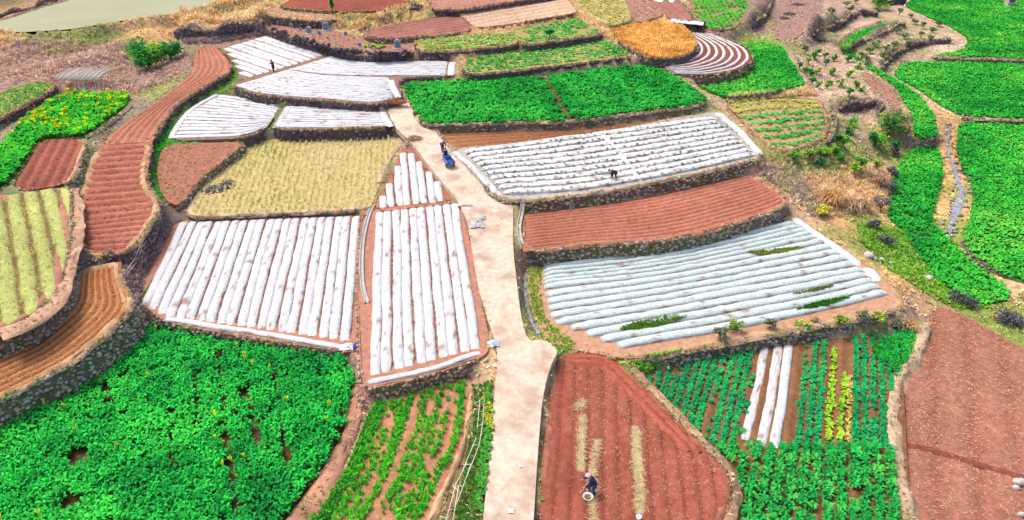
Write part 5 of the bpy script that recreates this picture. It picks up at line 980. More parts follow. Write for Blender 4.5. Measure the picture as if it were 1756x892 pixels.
for k, (px, py) in enumerate([(1235,575),(1260,560),(1320,556),(1372,562),(1400,560),(1440,552),(1480,545),(1505,542),(1540,560)]):
    tree(px, py+6, random.uniform(.6, 1.1), random.uniform(.5, .8), '%s weedy bush from the road along the wall below the greenish tunnels' % ordinal(k), [[(.10, .12, .08), (.13, .16, .08)], [(.12, .24, .04), (.26, .3, .06)]][k % 2], 'weedy_bush', 'bush', 'weedy bushes on the wall below the tunnels', n=180, lobes=5, leaf=.11)
for k, x in enumerate(np.linspace(470, 700, 26)):
    y = np.interp(x, [460, 507, 568, 601, 648, 709], [54, 72, 90, 98, 101, 97]); tree(x, y+1, random.uniform(.8, 1.3), random.uniform(.5, .8), '%s dark purple bush from the pond end of the bank below the gravestones' % ordinal(k), [(.075, .06, .10), (.11, .085, .12), (.06, .07, .07)], 'dark_bush', 'bush', 'dark bushes on the bank below the gravestones', n=130, lobes=4, leaf=.14)
def pampas(px, py, h, r, n, label, cols):
    p = spot(px, py); R_ = np.random.default_rng(int(px)); pv_, pf_, ps_ = blade_tuft(n, h, r, .085, int(px+py), .75); c = np.array(cols)[R_.integers(0, len(cols), len(pv_)//6)]; c = np.repeat(c, 6, 0)*ps_[:, None]
    return obj('grass_clump', make_mesh('grass_clump', pv_, pf_, np.clip(c, 0, 1)), M['dry'], loc=p, label=label, cat='grass clump', group='arching dry grass clumps')
pampas(1425, 350, 2.0, 1.7, 520, 'largest arching orange grass clump above the tunnels corner', [(.68, .42, .17), (.6, .33, .14), (.5, .26, .12)])
pampas(1460, 360, 1.7, 1.2, 320, 'pale arching grass clump beside the largest orange clump', [(.7, .5, .32), (.6, .36, .22), (.45, .25, .16)])
pampas(1480, 358, 1.4, 1.1, 240, 'brown arching grass clump at the end of the clump row', [(.52, .34, .16), (.42, .25, .13)])
pampas(1506, 318, 1.7, 1.3, 320, 'reddish arching grass clump below the spreading tree', [(.5, .28, .17), (.6, .4, .22), (.38, .2, .14)])
pampas(1415, 368, 1.4, .7, 200, 'yellow topped grass clump at the film strip end', [(.66, .55, .12), (.6, .4, .15)])
pampas(1556, 565, 1.2, .7, 200, 'orange grass clump on the wall end beside the vegetable plot', [(.66, .42, .15), (.6, .35, .12)])
for k, (px, py) in enumerate([(640,79),(628,80),(655,81),(648,83)]):
    p = spot(px, py); pv_, pf_, ps_ = leaf_clump(14, .6, .3, .3, 400+k, .3); obj('cabbage', make_mesh('cabbage', pv_, pf_, np.clip(np.array([(.3, .45, .04)])*ps_[:, None], 0, 1)), M['leaf'], loc=p, label='%s yellow green leafy plant from the bank among the gravestones' % ordinal([1, 0, 3, 2][k]), cat='plant', group='leafy plants among the gravestones')

# ------------------------------------------------------------------ water lines, channels, loose stones
def ribbon(name, pts, widths, mat_, dz, label, kind='structure', cat=None, onz=None):
    P = np.array([spot(*p) for p in pts]); n = 40; w = np.interp(np.linspace(0, 1, n), np.linspace(0, 1, len(widths)), widths); L = resample(chaikin(P, 2, False), n=n); t = np.gradient(L, axis=0); t = t[:, :2]/np.linalg.norm(t[:, :2], axis=1)[:, None]; no = np.c_[-t[:, 1], t[:, 0]]
    w = w*(1+.3*(vnoise(np.arange(n)*.7, np.zeros(n), 5)-.5)); A_, B_ = L[:, :2]+no*w[:, None]/2, L[:, :2]-no*w[:, None]/2; z = top_z(L[:, 0], L[:, 1])+dz
    V = np.stack([np.c_[A_, z], np.c_[B_, z]], 1).reshape(-1, 3); b, vl = based(V); return obj(name, make_mesh(name, vl, grid_faces(n, 2)[:, ::-1], None, True), mat_, loc=b, kind=kind, label=label, cat=cat), L, no, w
STR = [(1628,214),(1624,240),(1622,256),(1630,278),(1642,311),(1653,332),(1645,350),(1634,374),(1627,394),(1630,407)]
so, SL, SN, SW = ribbon('stream', STR, [.2, .2, .2, .3, .35, .55, .8, .75, .5, .25], M['stream'], .14, 'shallow stream glinting between the two lower green fields')
def stones(q, z, smin, smax, col, name, label, group=None, single=True):
    for k, (x, y) in enumerate(q):
        v, f = rock(900+k % 6, 2, .12) if single else ROCKS[k % 5]; s = random.uniform(smin, smax); c = np.clip(np.array(col)*random.uniform(.75, 1.25), 0, 1)
        o = obj(name, make_mesh(name, v*[s*1.2, s, s*.75], f, np.tile(c, (len(v), 1)), True), M['stone'], loc=(x, y, float(z[k])+s*.18), label=label, cat='stone', group=group); o.rotation_euler[2] = random.uniform(0, 6)
k = rng.integers(0, 40, 90); sd = rng.choice([-1, 1], 90); q = SL[k, :2]+SN[k]*(sd*(SW[k]/2+rng.uniform(-.1, .5, 90)))[:, None]; z = top_z(q[:, 0], q[:, 1])
v, f, c = bake(*ROCKS[0], np.c_[q, z+.08], rng.uniform(0, 6, 90), rng.uniform(.2, .5, 90), np.array((.3, .28, .28))*rng.uniform(.4, 1.5, (90, 1))); obj('stream_stones', make_mesh('stream_stones', v, f, c), M['stone'], kind='stuff', label='dark and pale stones lining the stream', cat='stones')
ribbon('ditch', [(902,470),(900,505),(909,549),(924,574)], [.3, .3, .3], M['stream'], .10, 'narrow water ditch between the road and green verge')
def channel(pts, label, w=.36):
    P = np.array([spot(*p) for p in pts]); L = resample(chaikin(P, 2, False), .6); t = np.gradient(L, axis=0); t = t[:, :2]/np.linalg.norm(t[:, :2], axis=1)[:, None]; no = np.c_[-t[:, 1], t[:, 0]]; z = top_z(L[:, 0], L[:, 1]); prof = [(-.5, -.1), (-.5, .16), (-.3, .17), (-.28, .03), (.28, .03), (.3, .17), (.5, .16), (.5, -.1)]
    V = np.stack([np.c_[L[:, :2]+no*(a*w), z+b_] for a, b_ in prof], 1).reshape(-1, 3); b, vl = based(V); return obj('irrigation_channel', make_mesh('irrigation_channel', vl, grid_faces(len(L), 8)[:, ::-1]), M['conc'], loc=b, label=label, cat='channel', group='concrete irrigation channels')
channel([(640,352),(628,385),(621,420),(620,470),(623,500),(630,520)], 'concrete irrigation channel between the two tunnel fields left of the road')
channel([(897,352),(893,372),(889,395),(893,415),(897,428)], 'short concrete channel between the road and smooth red terrace', .4)
for px, py, s, lab in ((1489,441,.95,'largest pale rock on the grassy slope beside the tunnels'), (1500,446,.5,'pale rock next to the largest one on the slope'), (1511,446,.45,'small white rock on the grassy slope'), (1527,452,.4,'smallest white rock on the grassy slope'), (1592,479,.7,'grey boulder in the lower green field edge'), (1747,829,.6,'white rock at the red stubble field corner'), (1742,838,.4,'small white rock under the corner rock'), (1751,884,.45,'rounded pale rock below the corner rocks'), (1526,748,.6,'pale stone on the bund beside the leafy plot'), (1529,768,.65,'flat pale stone at the bund gap'), (1541,778,.5,'tilted grey stone in the bund gap'), (1633,76,.7,'white stone on the rough slope tip')):
    p = spot(px, py); v, f = rock(int(px), 2, .14); o = obj('rock', make_mesh('rock', v*[s*1.15, s, s*.8], f, np.tile(np.array((.52, .46, .43)), (len(v), 1)), True), M['stone'], loc=p+[0, 0, s*.2], label=lab, cat='rock')
def heap(px, py, rx, ry, h, n, cols, name, label, cat, size=(.18, .4), mat_='stone', proto=None):
    p = spot(px, py); a = rng.uniform(0, 6.3, n); r = np.sqrt(rng.random(n)); q = np.c_[np.cos(a)*r*rx, np.sin(a)*r*ry]; z = h*(1-r**1.5)*rng.random(n); cols = np.array(cols); c = cols[rng.integers(0, len(cols), n)]*rng.uniform(.7, 1.3, (n, 1)); s = rng.uniform(*size, n)
    if proto is None: v, f, cc = bake(*ROCKS[1], np.c_[q, z], rng.uniform(0, 6, n), s, c)
    else: v, f, cc = bake(proto[0], proto[1], np.c_[q, z], rng.uniform(0, 6, n), s, c, None, rng.normal(0, .8, n))
    o = obj(name, make_mesh(name, v, f, np.clip(cc, 0, 1)), M[mat_], loc=p, label=label, cat=cat, kind='stuff'); bv, bf = MB().ball((0, 0, -.02), (rx*.8, ry*.8, max(.06, h*.55)), 14, 8).out(); h > .2 and obj('mound', make_mesh('mound', bv, bf, np.tile(cols.mean(0), (len(bv), 1)), True), M['soil'], o); return o
stick = MB().tube([[-.5, 0, 0], [0, .03, .03], [.5, 0, 0]], [.03, .025, .012], 4).out(); stick = (stick[0], np.array([f for f in stick[1] if len(f) == 4]))
heap(627, 53, 1.4, .7, .7, 60, [(.14, .10, .13), (.22, .17, .18)], 'stone_heap', 'dark stone heap beside the purple brown plot', 'stone heap')
heap(706, 13, 2.2, .9, .9, 70, [(.13, .09, .12), (.2, .15, .16)], 'stone_heap', 'dark stone heap behind the orange reeds', 'stone heap', (.3, .6))
heap(709, 238, .9, .7, .4, 110, [(.36, .24, .16), (.24, .15, .11), (.48, .34, .22)], 'brush_heap', 'brown brush heap on the road edge', 'brush heap', (.4, .9), 'dry', stick)
heap(866, 380, .9, 1.2, .12, 70, [(.38, .16, .12), (.5, .28, .2), (.28, .12, .09)], 'leaf_litter', 'reddish dry leaf litter on the concrete road', 'leaf litter', (.12, .3), 'dry', stick)
heap(672, 175, 2.3, .55, .55, 190, [(.42, .15, .08), (.55, .26, .13), (.3, .12, .08)], 'brush_heap', 'rusty red brush heap closing the road end', 'brush heap', (.4, .9), 'dry', stick)
for px, py, rx, ry, lab in ((1352,24,1.2,1.2,'black ash heap at the front of the purple plot'), (1368,8,1.3,.9,'black ash heap at the back of the purple plot'), (1345,32,.9,.7,'smallest black ash heap on the purple plot'), (366,326,1.1,1.0,'dark ash patch on the straw stubble'), (388,318,.9,1.2,'second dark ash patch on the straw stubble beside the curved bank')):
    heap(px, py, rx, ry, .25, 70, [(.05, .05, .08), (.10, .09, .12), (.16, .11, .11)], 'ash_heap', lab, 'ash heap', (.12, .3))

# ------------------------------------------------------------------ made things: graves, sheds, racks, poles, bags
plain = lambda name, c, rough=.7, **k: mat(name, c, tuple(min(1, v*1.25) for v in c), 4, rough, .15, 20, **k)
M['greysheet'] = mat('grey_film', (.26, .25, .24), (.50, .48, .46), 5, .5, .4, 9)
M.update(slate=plain('grave_slate', (.16, .20, .27)), gframe=plain('grave_frame', (.36, .38, .43)), white=plain('white_sheet', (.70, .70, .72), .5), tin=plain('tin_roof', (.48, .55, .60), .4), dark=plain('dark_wall', (.07, .06, .07)),
  cane=mat('dry_cane', (.44, .36, .29), (.60, .52, .44), 5, .8, .3, 20), bamboo=mat('pale_bamboo', (.62, .55, .42), (.74, .68, .56), 5, .6), blue=plain('blue_paint', (.025, .075, .30), .4), navy=plain('navy_cloth', (.018, .024, .07)), jeans=plain('blue_cloth', (.035, .07, .15)), redc=plain('red_cloth', (.32, .02, .07)),
  purple=plain('purple_cloth', (.16, .06, .28)), black=plain('black_cloth', (.03, .03, .045)), skin=plain('skin', (.48, .27, .19), .55), hair=plain('black_hair', (.02, .018, .018), .5), pinkhat=plain('pink_cap', (.62, .32, .34)), tyre=plain('rubber', (.025, .025, .027)), steel=plain('grey_steel', (.35, .36, .38), .35), redp=plain('red_plastic', (.6, .04, .05), .4), pinkw=plain('pink_render', (.48, .30, .28)), glass=plain('dark_pane', (.05, .06, .09), .2), sacks=plain('white_sack', (.66, .64, .62)), lblue=plain('pale_blue_bag', (.42, .55, .66), .5), basin=plain('enamel', (.72, .66, .64), .35), skyblue=plain('light_blue_cloth', (.12, .26, .5)))
def gravestone(px, py, s, label, rot=0):
    p = spot(px, py); root = obj('gravestone', None, loc=p+[0, 0, -.03], label=label, cat='gravestone', group='gravestones on the bare plot'); root.rotation_euler[2] = rot
    def arch(w, h, t, y0):
        pts = [(-w/2, 0)]+[(-w/2*math.cos(math.pi*k/10), h-w/2*.7+w/2*.7*math.sin(math.pi*k/10)) for k in range(11)]+[(w/2, 0)]; n = len(pts); V = [(x, y0, z) for x, z in pts]+[(x, y0+t, z) for x, z in pts]
        return np.array(V), [tuple(range(n))]+[tuple(range(n, 2*n))[::-1]]+[(i, n+i, n+(i+1) % n, (i+1) % n) for i in range(n)]
    MB().add(*arch(.95*s, 1.25*s, .22*s, 0)).build('frame', M['gframe'], root, False); MB().add(*arch(.68*s, 1.02*s, .05*s, -.06*s)).build('slab', M['slate'], root, False); MB().box((0, -.12*s, .06*s), (1.25*s, .6*s, .12*s)).build('plinth', M['gframe'], root, False)
gi = 0
for px, py, s, lab in ((477,43,.7,'small grey gravestone at the bank corner'), (500,48,.75,'small grey gravestone close to the dark green wall'), (515,53,.6,'small pale gravestone beside the second largest one'), (530,58,1.2,'large blue grey gravestone in the middle of the plot'), (548,61,.85,'medium gravestone right of the large middle one'), (559,52,1.35,'tallest arched gravestone against the dark green wall'), (525,45,.7,'small dark gravestone under the back wall'), (562,67,.5,'tiny leaning gravestone near the bank'), (593,61,.7,'small slate gravestone at the stone corner'), (617,80,.7,'small white gravestone near the leafy plants'), (682,83,1.35,'big slate gravestone alone at the plot end'), (637,84,.55,'tiny gravestone beside the leafy plants')):
    gravestone(px, py, s*.72, lab, random.uniform(-.25, .25))
# thatched drying rack
p = spot(146, 152); root = obj('drying_rack', None, loc=p, label='grey cane drying rack on poles above the rapeseed plot', cat='drying rack')
for k in range(26):
    x = -2.6+k*.21; MB().tube([[x+random.uniform(-.05, .05), -1.3+random.uniform(-.25, .1), 1.55+random.uniform(-.04, .04)], [x+random.uniform(-.1, .1), .4, 1.75], [x+.5+random.uniform(-.1, .1), 2.3+random.uniform(-.2, .4), 1.9+random.uniform(-.05, .1)]], [.07, .08, .05], 5).build('cane', M['cane'], root)
for y, z in ((-1.1, 1.47), (.4, 1.64), (2.0, 1.80)): MB().tube([[-2.8, y, z], [2.9, y, z]], .05, 6).build('rail', M['cane'], root)
for x, y, dx, dy in ((-2.4, -1.0, 0, 0), (.3, -1.1, -.25, -.5), (.4, -1.1, .7, -.4), (2.5, -1.0, 0, 0), (-2.4, 1.9, 0, 0), (2.5, 1.9, 0, 0)): MB().tube([[x+dx, y+dy, -.2], [x, y, 1.5+(.3 if y > 0 else 0)]], .045, 6).build('post', M['bamboo'], root)
# bamboo trellis beside the road
tz = lambda x, y: (740+x/3.543, 640+y/3.543)
base = spot(808, 775); root = obj('bamboo_trellis', None, loc=base, label='white bamboo pole trellis in the roadside garden', cat='trellis')
def pole(a, b, ha, hb, name='pole', r=.022):
    P = [at(*tz(*a), base[2]+ha)-base, at(*tz(*b), base[2]+hb)-base]; m = (P[0]+P[1])/2+[0, 0, -.03]; MB().tube([P[0], m, P[1]], r, 6).build(name, M['bamboo'], root)
for a, b in (((255,190),(335,135)), ((295,160),(278,330)), ((322,140),(310,310)), ((310,310),(290,435)), ((275,322),(312,306)), ((270,395),(195,575)), ((290,435),(205,650)), ((246,438),(293,432)), ((193,556),(242,553)), ((240,553),(150,800)), ((150,660),(95,872)), ((165,685),(130,890)), ((130,680),(176,726)), ((48,870),(106,879)), ((95,872),(70,935)), ((130,890),(120,940)), ((215,540),(140,690))): pole(a, b, .62, .62)
for a in ((295,160),(322,140),(278,330),(310,310),(270,395),(290,435),(195,575),(240,553),(150,660),(165,685),(95,872),(130,890)):
    P = at(*tz(*a), base[2]+.62)-base; gz0 = float(top_z(P[0]+base[0], P[1]+base[1])[0])-base[2]; MB().tube([[P[0], P[1], gz0-.1], [P[0], P[1], .68]], .02, 6).build('post', M['bamboo'], root)
# stick fence on the purple bank
fz = lambda x, y: (190+x/4.054, 350+y/4.054); L1 = [(352,112),(292,210),(218,330),(182,420),(108,525)]; b0 = spot(*fz(218, 330)); root = obj('stick_fence', None, loc=b0, label='thin grey stick fence on the purple weedy bank', cat='fence')
pts = np.array([spot(*fz(*p))+[0, 0, .55] for p in L1])-b0
for a, b in zip(pts[:-1], pts[1:]): MB().tube([a, (a+b)/2+[0, 0, .04], b], .022, 5).build('rail', M['cane'], root); MB().tube([a+[.1, -.1, -.25], b+[.05, .05, -.2]], .018, 5).build('rail', M['cane'], root)
for q_ in pts: MB().tube([q_-[0, 0, .75], q_+[0, 0, .12]], .02, 5).build('post', M['cane'], root); MB().tube([q_+[-.5, 0, -.05], q_+[.35, .1, .02]], .015, 5).build('crossbar', M['cane'], root)
# sheds and the small shrine
p = spot(1152, 13); root = obj('greenhouse', None, loc=p+[0, 0, -.1], label='white plastic greenhouse at the back of the small brown plot', cat='greenhouse')
for k in range(3):
    x0 = -2.2+k*2.0; n = 9; V = []
    for y in (0., 3., 7.): V += [(x0+1.0-math.cos(math.pi*i/n)*.98, y, math.sin(math.pi*i/n)*1.5) for i in range(n+1)]
    f = [tuple(q) for q in grid_faces(3, n+1)]+[tuple(range(n+1))]; MB().add(np.array(V), f).build('film_bay', M['white'], root)
    MB().tube([[x0+1.0-math.cos(math.pi*i/8)*1.0, -.02, math.sin(math.pi*i/8)*1.52] for i in range(9)], .03, 5).build('hoop', M['steel'], root)
p = spot(1178, 52); root = obj('storage_shelter', None, loc=p+[0, 0, -.1], label='dark open shelter under a pale sheet roof above the curved film strips', cat='shelter'); Rt = Matrix.Rotation(math.radians(-9), 3, 'Z'); root.rotation_euler[2] = math.radians(-18)
for k in range(6): MB().box((-2.3+k*.84, .6, 1.25-.03*(k % 2)-k*.02), (.82, 2.1, .05)).build('roof_sheet', M['tin'], root, False)
MB().box((.3, 1.5, .55), (4.6, .15, 1.2)).build('back_wall', M['dark'], root, False); MB().box((-2.2, .5, .5), (.15, 2., 1.1)).build('side_wall', M['dark'], root, False); MB().box((2.3, .5, .5), (.15, 2., 1.1)).build('side_wall', M['dark'], root, False)
for x in (-1.2, .4, 2.0): MB().tube([[x, -.35, -.1], [x, -.35, 1.2]], .05, 6).build('post', M['bark'], root)
p = spot(1530, 9); root = obj('storage_hut', None, loc=p+[0, 0, -.2], label='low dark walled hut with a white flat roof beside the green field', cat='hut'); root.rotation_euler[2] = math.radians(22)
MB().box((1.2, 1.5, .55), (5.2, 2.6, 1.3)).build('wall', M['dark'], root, False); MB().box((1.2, 1.5, 1.24), (5.6, 3.0, .12)).build('roof', M['white'], root, False); MB().box((.4, .18, .5), (.8, .05, 1.0)).build('door', M['bark'], root, False)
p = spot(1731, 11); root = obj('field_shrine', None, loc=p+[0, 0, -.05], label='small pink rendered shrine on a pale platform in the green field', cat='shrine')
MB().box((0, .2, .08), (2.6, 2.2, .22)).build('platform', M['gframe'], root, False); MB().box((0, .3, .8), (1.3, 1.2, 1.3)).build('wall', M['pinkw'], root, False)
for x in (-.32, .0, .32): MB().box((x, -.32, 1.12), (.2, .05, .42)).build('window', M['glass'], root, False)
MB().box((0, .3, 1.52), (1.6, 1.5, .14)).build('roof', M['gframe'], root, False); MB().tube([[0, .3, 1.58], [0, .3, 2.2]], [.3, .02], 4).build('finial', M['gframe'], root, False)
for x in (-.62, .62): MB().box((x, -.3, .8), (.12, .12, 1.3)).build('corner_post', M['gframe'], root, False)
# crumpled sheet, sacks and litter
def crumple(px, py, rx, ry, h, m_, label, name='plastic_sheet', cat='plastic sheet', seed=0):
    p = spot(px, py); n = 16; g = np.linspace(-1, 1, n); x, y = np.meshgrid(g, g, indexing='ij'); r = np.sqrt(x*x+y*y); z = h*np.clip(1-r, 0, 1)**.6*(.3+1.2*vnoise(x*3+seed, y*3, 3))+.03+.05*vnoise(x*5, y*5, seed); k = 1+.35*(vnoise(np.arctan2(y, x)*1.5+4, r*0, seed)-.5)
    V = np.stack([x*rx*k, y*ry*k, z], -1).reshape(-1, 3); top = grid_faces(n, n); return obj(name, make_mesh(name, V, top, None, False), m_, loc=p, label=label, cat=cat)
crumple(818, 384, .6, .75, .35, M['greysheet'], 'crumpled grey white plastic sheet lying on the road', seed=3)
crumple(828, 374, .3, .35, .2, M['greysheet'], 'small crumpled plastic scrap beside the larger sheet', seed=5)
crumple(798, 352, .7, .2, .12, M['cane'], 'flat brown sack scrap at the road edge', seed=7)
crumple(845, 590, .45, .3, .3, M['lblue'], 'pale blue plastic bag at the tunnel field corner', 'plastic_bag', 'bag', 8)
crumple(611, 596, .3, .3, .35, M['blue'], 'blue sack at the corner between two tunnel fields', 'sack', 'bag', 9)
crumple(1535, 803, .22, .28, .3, M['redp'], 'red plastic bag on the bund beside leafy plants', 'plastic_bag', 'bag', 11)
crumple(598, 596, .55, .35, .3, M['sacks'], 'rolled white film scrap at the tunnel field corner', seed=12)
crumple(876, 877, .16, .14, .06, M['sacks'], 'white paper scrap on the concrete road', 'paper_scrap', 'litter', 14)
crumple(893, 800, .10, .10, .05, M['sacks'], 'tiny white litter at the road verge', 'paper_scrap', 'litter', 15)

# ------------------------------------------------------------------ people
def person(loc, face, J, mats, label, hat=None, hairm='hair', scale=1.0, extra=None):
    """J: joint positions, local frame facing +Y; one skinned body, hair or hat as children"""
    names = list(J); R_ = dict(pelvis=.215, waist=.20, chest=.225, neck=.07, head=.095, crown=.10, shL=.105, shR=.105, elL=.078, elR=.078, haL=.045, haR=.045, hipL=.14, hipR=.14, knL=.10, knR=.10, anL=.065, anR=.065, toL=.05, toR=.05)
    E = [('pelvis', 'waist'), ('waist', 'chest'), ('chest', 'neck'), ('neck', 'head'), ('head', 'crown')]+[e for s in 'LR' for e in (('chest', 'sh'+s), ('sh'+s, 'el'+s), ('el'+s, 'ha'+s), ('pelvis', 'hip'+s), ('hip'+s, 'kn'+s), ('kn'+s, 'an'+s), ('an'+s, 'to'+s))]
    me = bpy.data.meshes.new('sk'); me.from_pydata([tuple(J[k]) for k in names], [(names.index(a), names.index(b)) for a, b in E], []); tmp = bpy.data.objects.new('sk', me); C.objects.link(tmp)
    sm = tmp.modifiers.new('skin', 'SKIN'); sm.use_smooth_shade = True; sl = me.skin_vertices[0].data
    for i, k in enumerate(names): sl[i].radius = (R_[k], R_[k]*(.8 if k in ('pelvis', 'waist', 'chest') else 1)); sl[i].use_root = k == 'pelvis'
    tmp.modifiers.new('sub', 'SUBSURF').levels = 2
    bm_ = bpy.data.meshes.new_from_object(tmp.evaluated_get(bpy.context.evaluated_depsgraph_get())); bpy.data.objects.remove(tmp)
    bm_.name = 'person'; bm_.materials.clear()
    for m_ in mats: bm_.materials.append(m_)          # 0 top, 1 trousers, 2 skin, 3 shoes
    seg = {('pelvis', 'waist'): 0, ('waist', 'chest'): 0, ('chest', 'neck'): 0, ('neck', 'head'): 2, ('head', 'crown'): 2}
    for s in 'LR': seg.update({('chest', 'sh'+s): 0, ('sh'+s, 'el'+s): 0, ('el'+s, 'ha'+s): 0, ('pelvis', 'hip'+s): 1, ('hip'+s, 'kn'+s): 1, ('kn'+s, 'an'+s): 1, ('an'+s, 'to'+s): 3})
    A_ = np.array([J[a] for a, b in seg]); B_ = np.array([J[b] for a, b in seg]); ks = list(seg.values())
    for pg in bm_.polygons:
        c = np.array(pg.center); ab = B_-A_; t = np.clip(((c-A_)*ab).sum(1)/(ab*ab).sum(1), 0, 1); i = int(np.argmin(np.linalg.norm(c-A_-ab*t[:, None], axis=1))); pg.material_index = ks[i]; pg.use_smooth = True
    o = obj('person', bm_, loc=loc, label=label, cat='person'); o.rotation_euler[2] = face; o.scale = (scale,)*3
    hd, cr, nk = np.array(J['head']), np.array(J['crown']), np.array(J['neck']); u = (cr-nk)/np.linalg.norm(cr-nk); fw = np.array([0, 1., 0])-u*u[1]; fw /= np.linalg.norm(fw); mid = (hd+cr)/2; sd = np.cross(fw, u)
    MB().ball(mid+u*.035-fw*.022, (.108, .115, .112), 10, 8).build('hair' if hat is None else 'hat', M[hairm] if hat is None else hat, o)
    if hat is not None: MB().add(*(lambda q: (q[0]*[1, 1, .12]+mid+u*.07+fw*.05, q[1]))(MB().ball((0, 0, 0), .15, 12, 6).out())).build('hat_brim', hat, o)
    MB().tube([mid+fw*.085+u*.01, mid+fw*.115-u*.02], [.012, .016], 5).build('nose', M['skin'], o)
    for s in (-1, 1): MB().ball(mid+fw*.088+sd*s*.034+u*.012, .012, 6, 4).build('eye', M['black'], o); MB().ball(mid+sd*s*.1-u*.01, (.014, .025, .03), 6, 4).build('ear', M['skin'], o)
    for s in 'LR':                                       # hands: palm and five curled fingers
        h = np.array(J['ha'+s]); e = np.array(J['el'+s]); d = (h-e)/np.linalg.norm(h-e); w = np.cross(d, [0, 1, 0.3]); w /= np.linalg.norm(w); dn = np.cross(w, d); mb = MB().ball(h+d*.05, (.042, .042, .05), 8, 6)
        for k in range(4):
            b = h+d*.07+w*(k-1.5)*.022; L_ = (.065, .078, .074, .058)[k]; mb.tube([b, b+d*L_*.5+dn*.008, b+d*L_*.85+dn*.03], [.0095, .009, .007], 5)
        b = h+d*.03+w*.04; mb.tube([b, b+w*.025+d*.03, b+w*.02+d*.055+dn*.015], [.011, .01, .008], 5); mb.build('hand', M['skin'], o)
    return o
def pose(lean=.2, hip=.86, stride=.12, arms=None, bend=.08, headlift=.5, seat=False):
    t = np.array([0, math.sin(lean), math.cos(lean)]); pe = np.array([0, -math.sin(lean)*.18, hip]); J = dict(pelvis=pe, waist=pe+t*.18, chest=pe+t*.40, neck=pe+t*.56)
    hl = lean*headlift; ht = np.array([0, math.sin(hl), math.cos(hl)]); J['head'] = J['neck']+ht*.10; J['crown'] = J['neck']+ht*.22
    for s, x in (('L', -1), ('R', 1)):
        J['sh'+s] = J['chest']+t*.07+[x*.17, 0, 0]; J['hip'+s] = pe+np.array([x*.10, 0, -.05]); y = x*stride
        if seat: J['kn'+s] = pe+np.array([x*.16, .40, -.06]); J['an'+s] = pe+np.array([x*.16, .42, -.46]); J['to'+s] = J['an'+s]+[0, .13, -.04]
        else: J['kn'+s] = np.array([x*.11, y*.6+bend, .47]); J['an'+s] = np.array([x*.11, y, .08]); J['to'+s] = np.array([x*.13, y+.14, .04])
        a = arms[0 if s == 'L' else 1] if arms else (.1, -.5); tgt = J['sh'+s]+np.array([x*.04, a[0], a[1]]); J['el'+s] = (J['sh'+s]+tgt)/2+np.array([x*.05, -.07, 0]); J['ha'+s] = tgt
    return J
base_m = lambda top, leg: [M[top], M[leg], M['skin'], M['black']]
pm = spot(1016, 847); person(pm, math.radians(90), pose(.62, .84, .14, [(.30, -.42), (.36, -.30)], .12), base_m('navy', 'jeans'), 'man in navy jacket and pink cap bending over the red field', M['pinkhat'], scale=1.12)
mb = obj('hoe', None, loc=pm+[-.35, .15, 0], label='long handled hoe held by the man in the red field', cat='hoe'); MB().tube([[-.35, -.1, .05], [.0, .1, .62], [.22, .55, 1.5]], .016, 6).build('handle', M['bamboo'], mb); MB().box((-.37, -.12, .06), (.04, .16, .16)).build('blade', M['steel'], mb, False)
pb = spot(1008, 854); rt = obj('basin', None, loc=pb, label='round white enamel basin of seed on the ground near the man', cat='basin'); n = 20; V = []; prof = [(.20, .0), (.29, .15), (.31, .16), (.30, .17), (.27, .155), (.19, .03)]
for k in range(n): a = 2*math.pi*k/n; V += [(r*math.cos(a), r*math.sin(a), z) for r, z in prof]
f = [(k*6+i, ((k+1) % n)*6+i, ((k+1) % n)*6+i+1, k*6+i+1) for k in range(n) for i in range(5)]; MB().add(np.array(V), f).build('bowl', M['basin'], rt); MB().ball((0, 0, .06), (.21, .21, .05), 14, 6).build('seed', M['bark'], rt)
rt = obj('bucket', None, loc=spot(1095, 891), label='white bucket at the end of the long straw strip', cat='bucket'); MB().tube([[0, 0, 0], [0, 0, .28]], [.12, .16], 14).build('pail', M['basin'], rt); MB().torus((0, 0, .28), .16, .015, 'z').build('rim', M['white'], rt); MB().tube([[-.16*math.cos(math.pi*k/8), 0, .28+.14*math.sin(math.pi*k/8)] for k in range(9)], .007, 5).build('handle', M['steel'], rt)
person(spot(470, 124), math.radians(60), pose(.28, .86, .1, [(.30, -.22), (.12, -.45)], .06), base_m('redc', 'black'), 'person in a dark red jacket standing on the white film terrace')
person(spot(1053, 310)+[0, 0, .18], math.radians(82), pose(1.45, .82, .22, [(.10, -.52), (.16, -.50)], .05, .9), base_m('navy', 'black'), 'person in dark clothes stooping over the wide film beds')
# cargo tricycle on the road with its rider
pt = spot(774, 289); d = FIELDS['road']['pl'].at(752,238)-FIELDS['road']['pl'].at(800,293); hdg = math.atan2(d[1], d[0])-math.pi/2; tr = obj('cargo_tricycle', None, loc=pt, label='blue cargo tricycle parked at the road edge', cat='tricycle'); tr.scale = (.85,)*3; tr.rotation_euler = (math.atan(.078)*math.cos(hdg), 0, hdg)
bx = lambda name, c, s, m_, par=tr: MB().box(c, s).build(name, m_, par, False)
bx('bed_floor', (0, .75, .55), (.98, 1.45, .05), M['blue']); bx('bed_side', (-.5, .75, .72), (.04, 1.45, .34), M['blue']); bx('bed_side', (.5, .75, .72), (.04, 1.45, .34), M['blue']); bx('tailgate', (0, .02, .72), (1.04, .04, .34), M['blue']); bx('headboard', (0, 1.49, .78), (1.04, .04, .48), M['skyblue'])
for x in (-.5, .5): MB().tube([[x, .0, .905], [x, 1.5, .905]], .022, 6).build('bed_rail', M['lblue'], tr)
bx('licence_plate', (0, -.005, .70), (.3, .012, .14), mat('yellow_plate', (.7, .55, .05)))
for x in (-.4, .4): bx('tail_lamp', (x, -.004, .62), (.12, .014, .07), M['redp'])
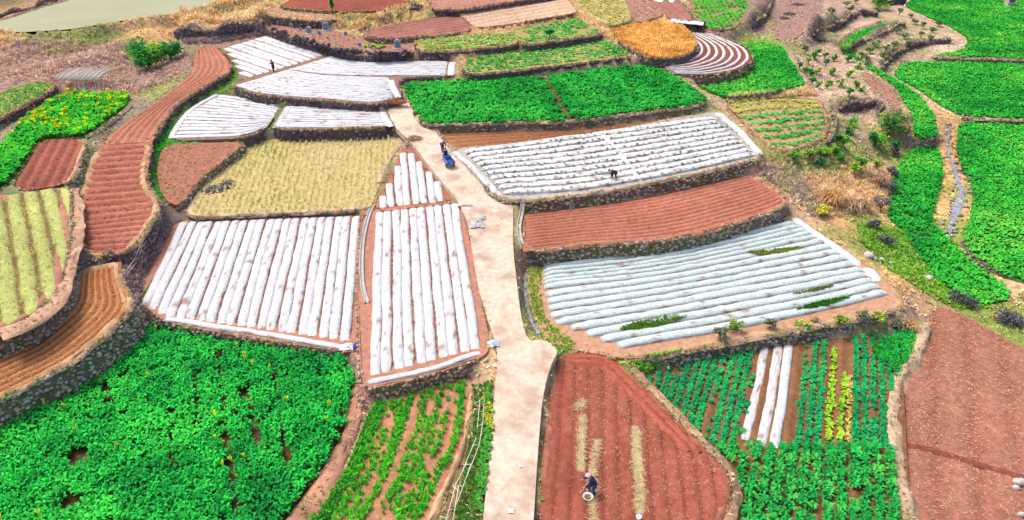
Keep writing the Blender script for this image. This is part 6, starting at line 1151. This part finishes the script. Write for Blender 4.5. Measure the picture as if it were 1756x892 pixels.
for x in (-.42, .42): bx('chassis_rail', (x*.6, 1.1, .48), (.06, 2.0, .07), M['steel'])
def wheel(x, y, R):
    w = MB().torus((0, 0, 0), R-.05, .055, 'x').build('wheel', M['tyre'], tr, loc=(x, y, R)); mb = MB().torus((0, 0, 0), R-.10, .015, 'x', 18, 5); mb.tube([[-.05, 0, 0], [.05, 0, 0]], .04, 8)
    for k in range(6): a = math.pi*k/3; mb.tube([[0, 0, 0], [0, (R-.1)*math.cos(a), (R-.1)*math.sin(a)]], .008, 4)
    mb.build('rim', M['steel'], w)
wheel(-.48, .45, .27); wheel(.48, .45, .27); wheel(0, 2.55, .27)
MB().tube([[-.55, .45, .27], [.55, .45, .27]], .03, 6).build('axle', M['steel'], tr); bx('seat', (0, 1.72, .72), (.38, .36, .1), M['black']); bx('engine_cover', (0, 1.78, .55), (.36, .5, .24), M['blue'])
MB().tube([[0, 2.55, .27], [0, 2.38, .75], [0, 2.28, 1.02]], .03, 6).build('fork', M['steel'], tr); MB().tube([[-.36, 2.08, 1.08], [-.2, 2.26, 1.03], [.2, 2.26, 1.03], [.36, 2.08, 1.08]], .018, 6).build('handlebar', M['steel'], tr); MB().ball((0, 2.42, .92), (.1, .08, .1), 10, 6).build('headlamp', M['white'], tr); bx('front_mudguard', (0, 2.58, .57), (.14, .5, .03), M['redp']); bx('leg_shield', (0, 2.3, .62), (.42, .05, .5), M['redp'])
rp = pt+np.array([math.sin(-hdg)*1.43, math.cos(hdg)*1.43, .078*1.43*math.cos(hdg)-.1]); person(rp, hdg, pose(.22, .86, .1, [(.42, -.22), (.42, -.22)], .05, .4, True), base_m('navy', 'jeans'), 'rider in dark blue sitting on the blue cargo tricycle')
person(spot(759, 259), math.radians(205), pose(1.15, .84, .14, [(.16, -.45), (.2, -.45)], .08, .8), base_m('purple', 'black'), 'person in a purple jacket bending over white sacks on the road')
crumple(764, 263, .32, .32, .4, M['sacks'], 'white sack between the purple jacket person and tricycle', 'sack', 'sack', 21)
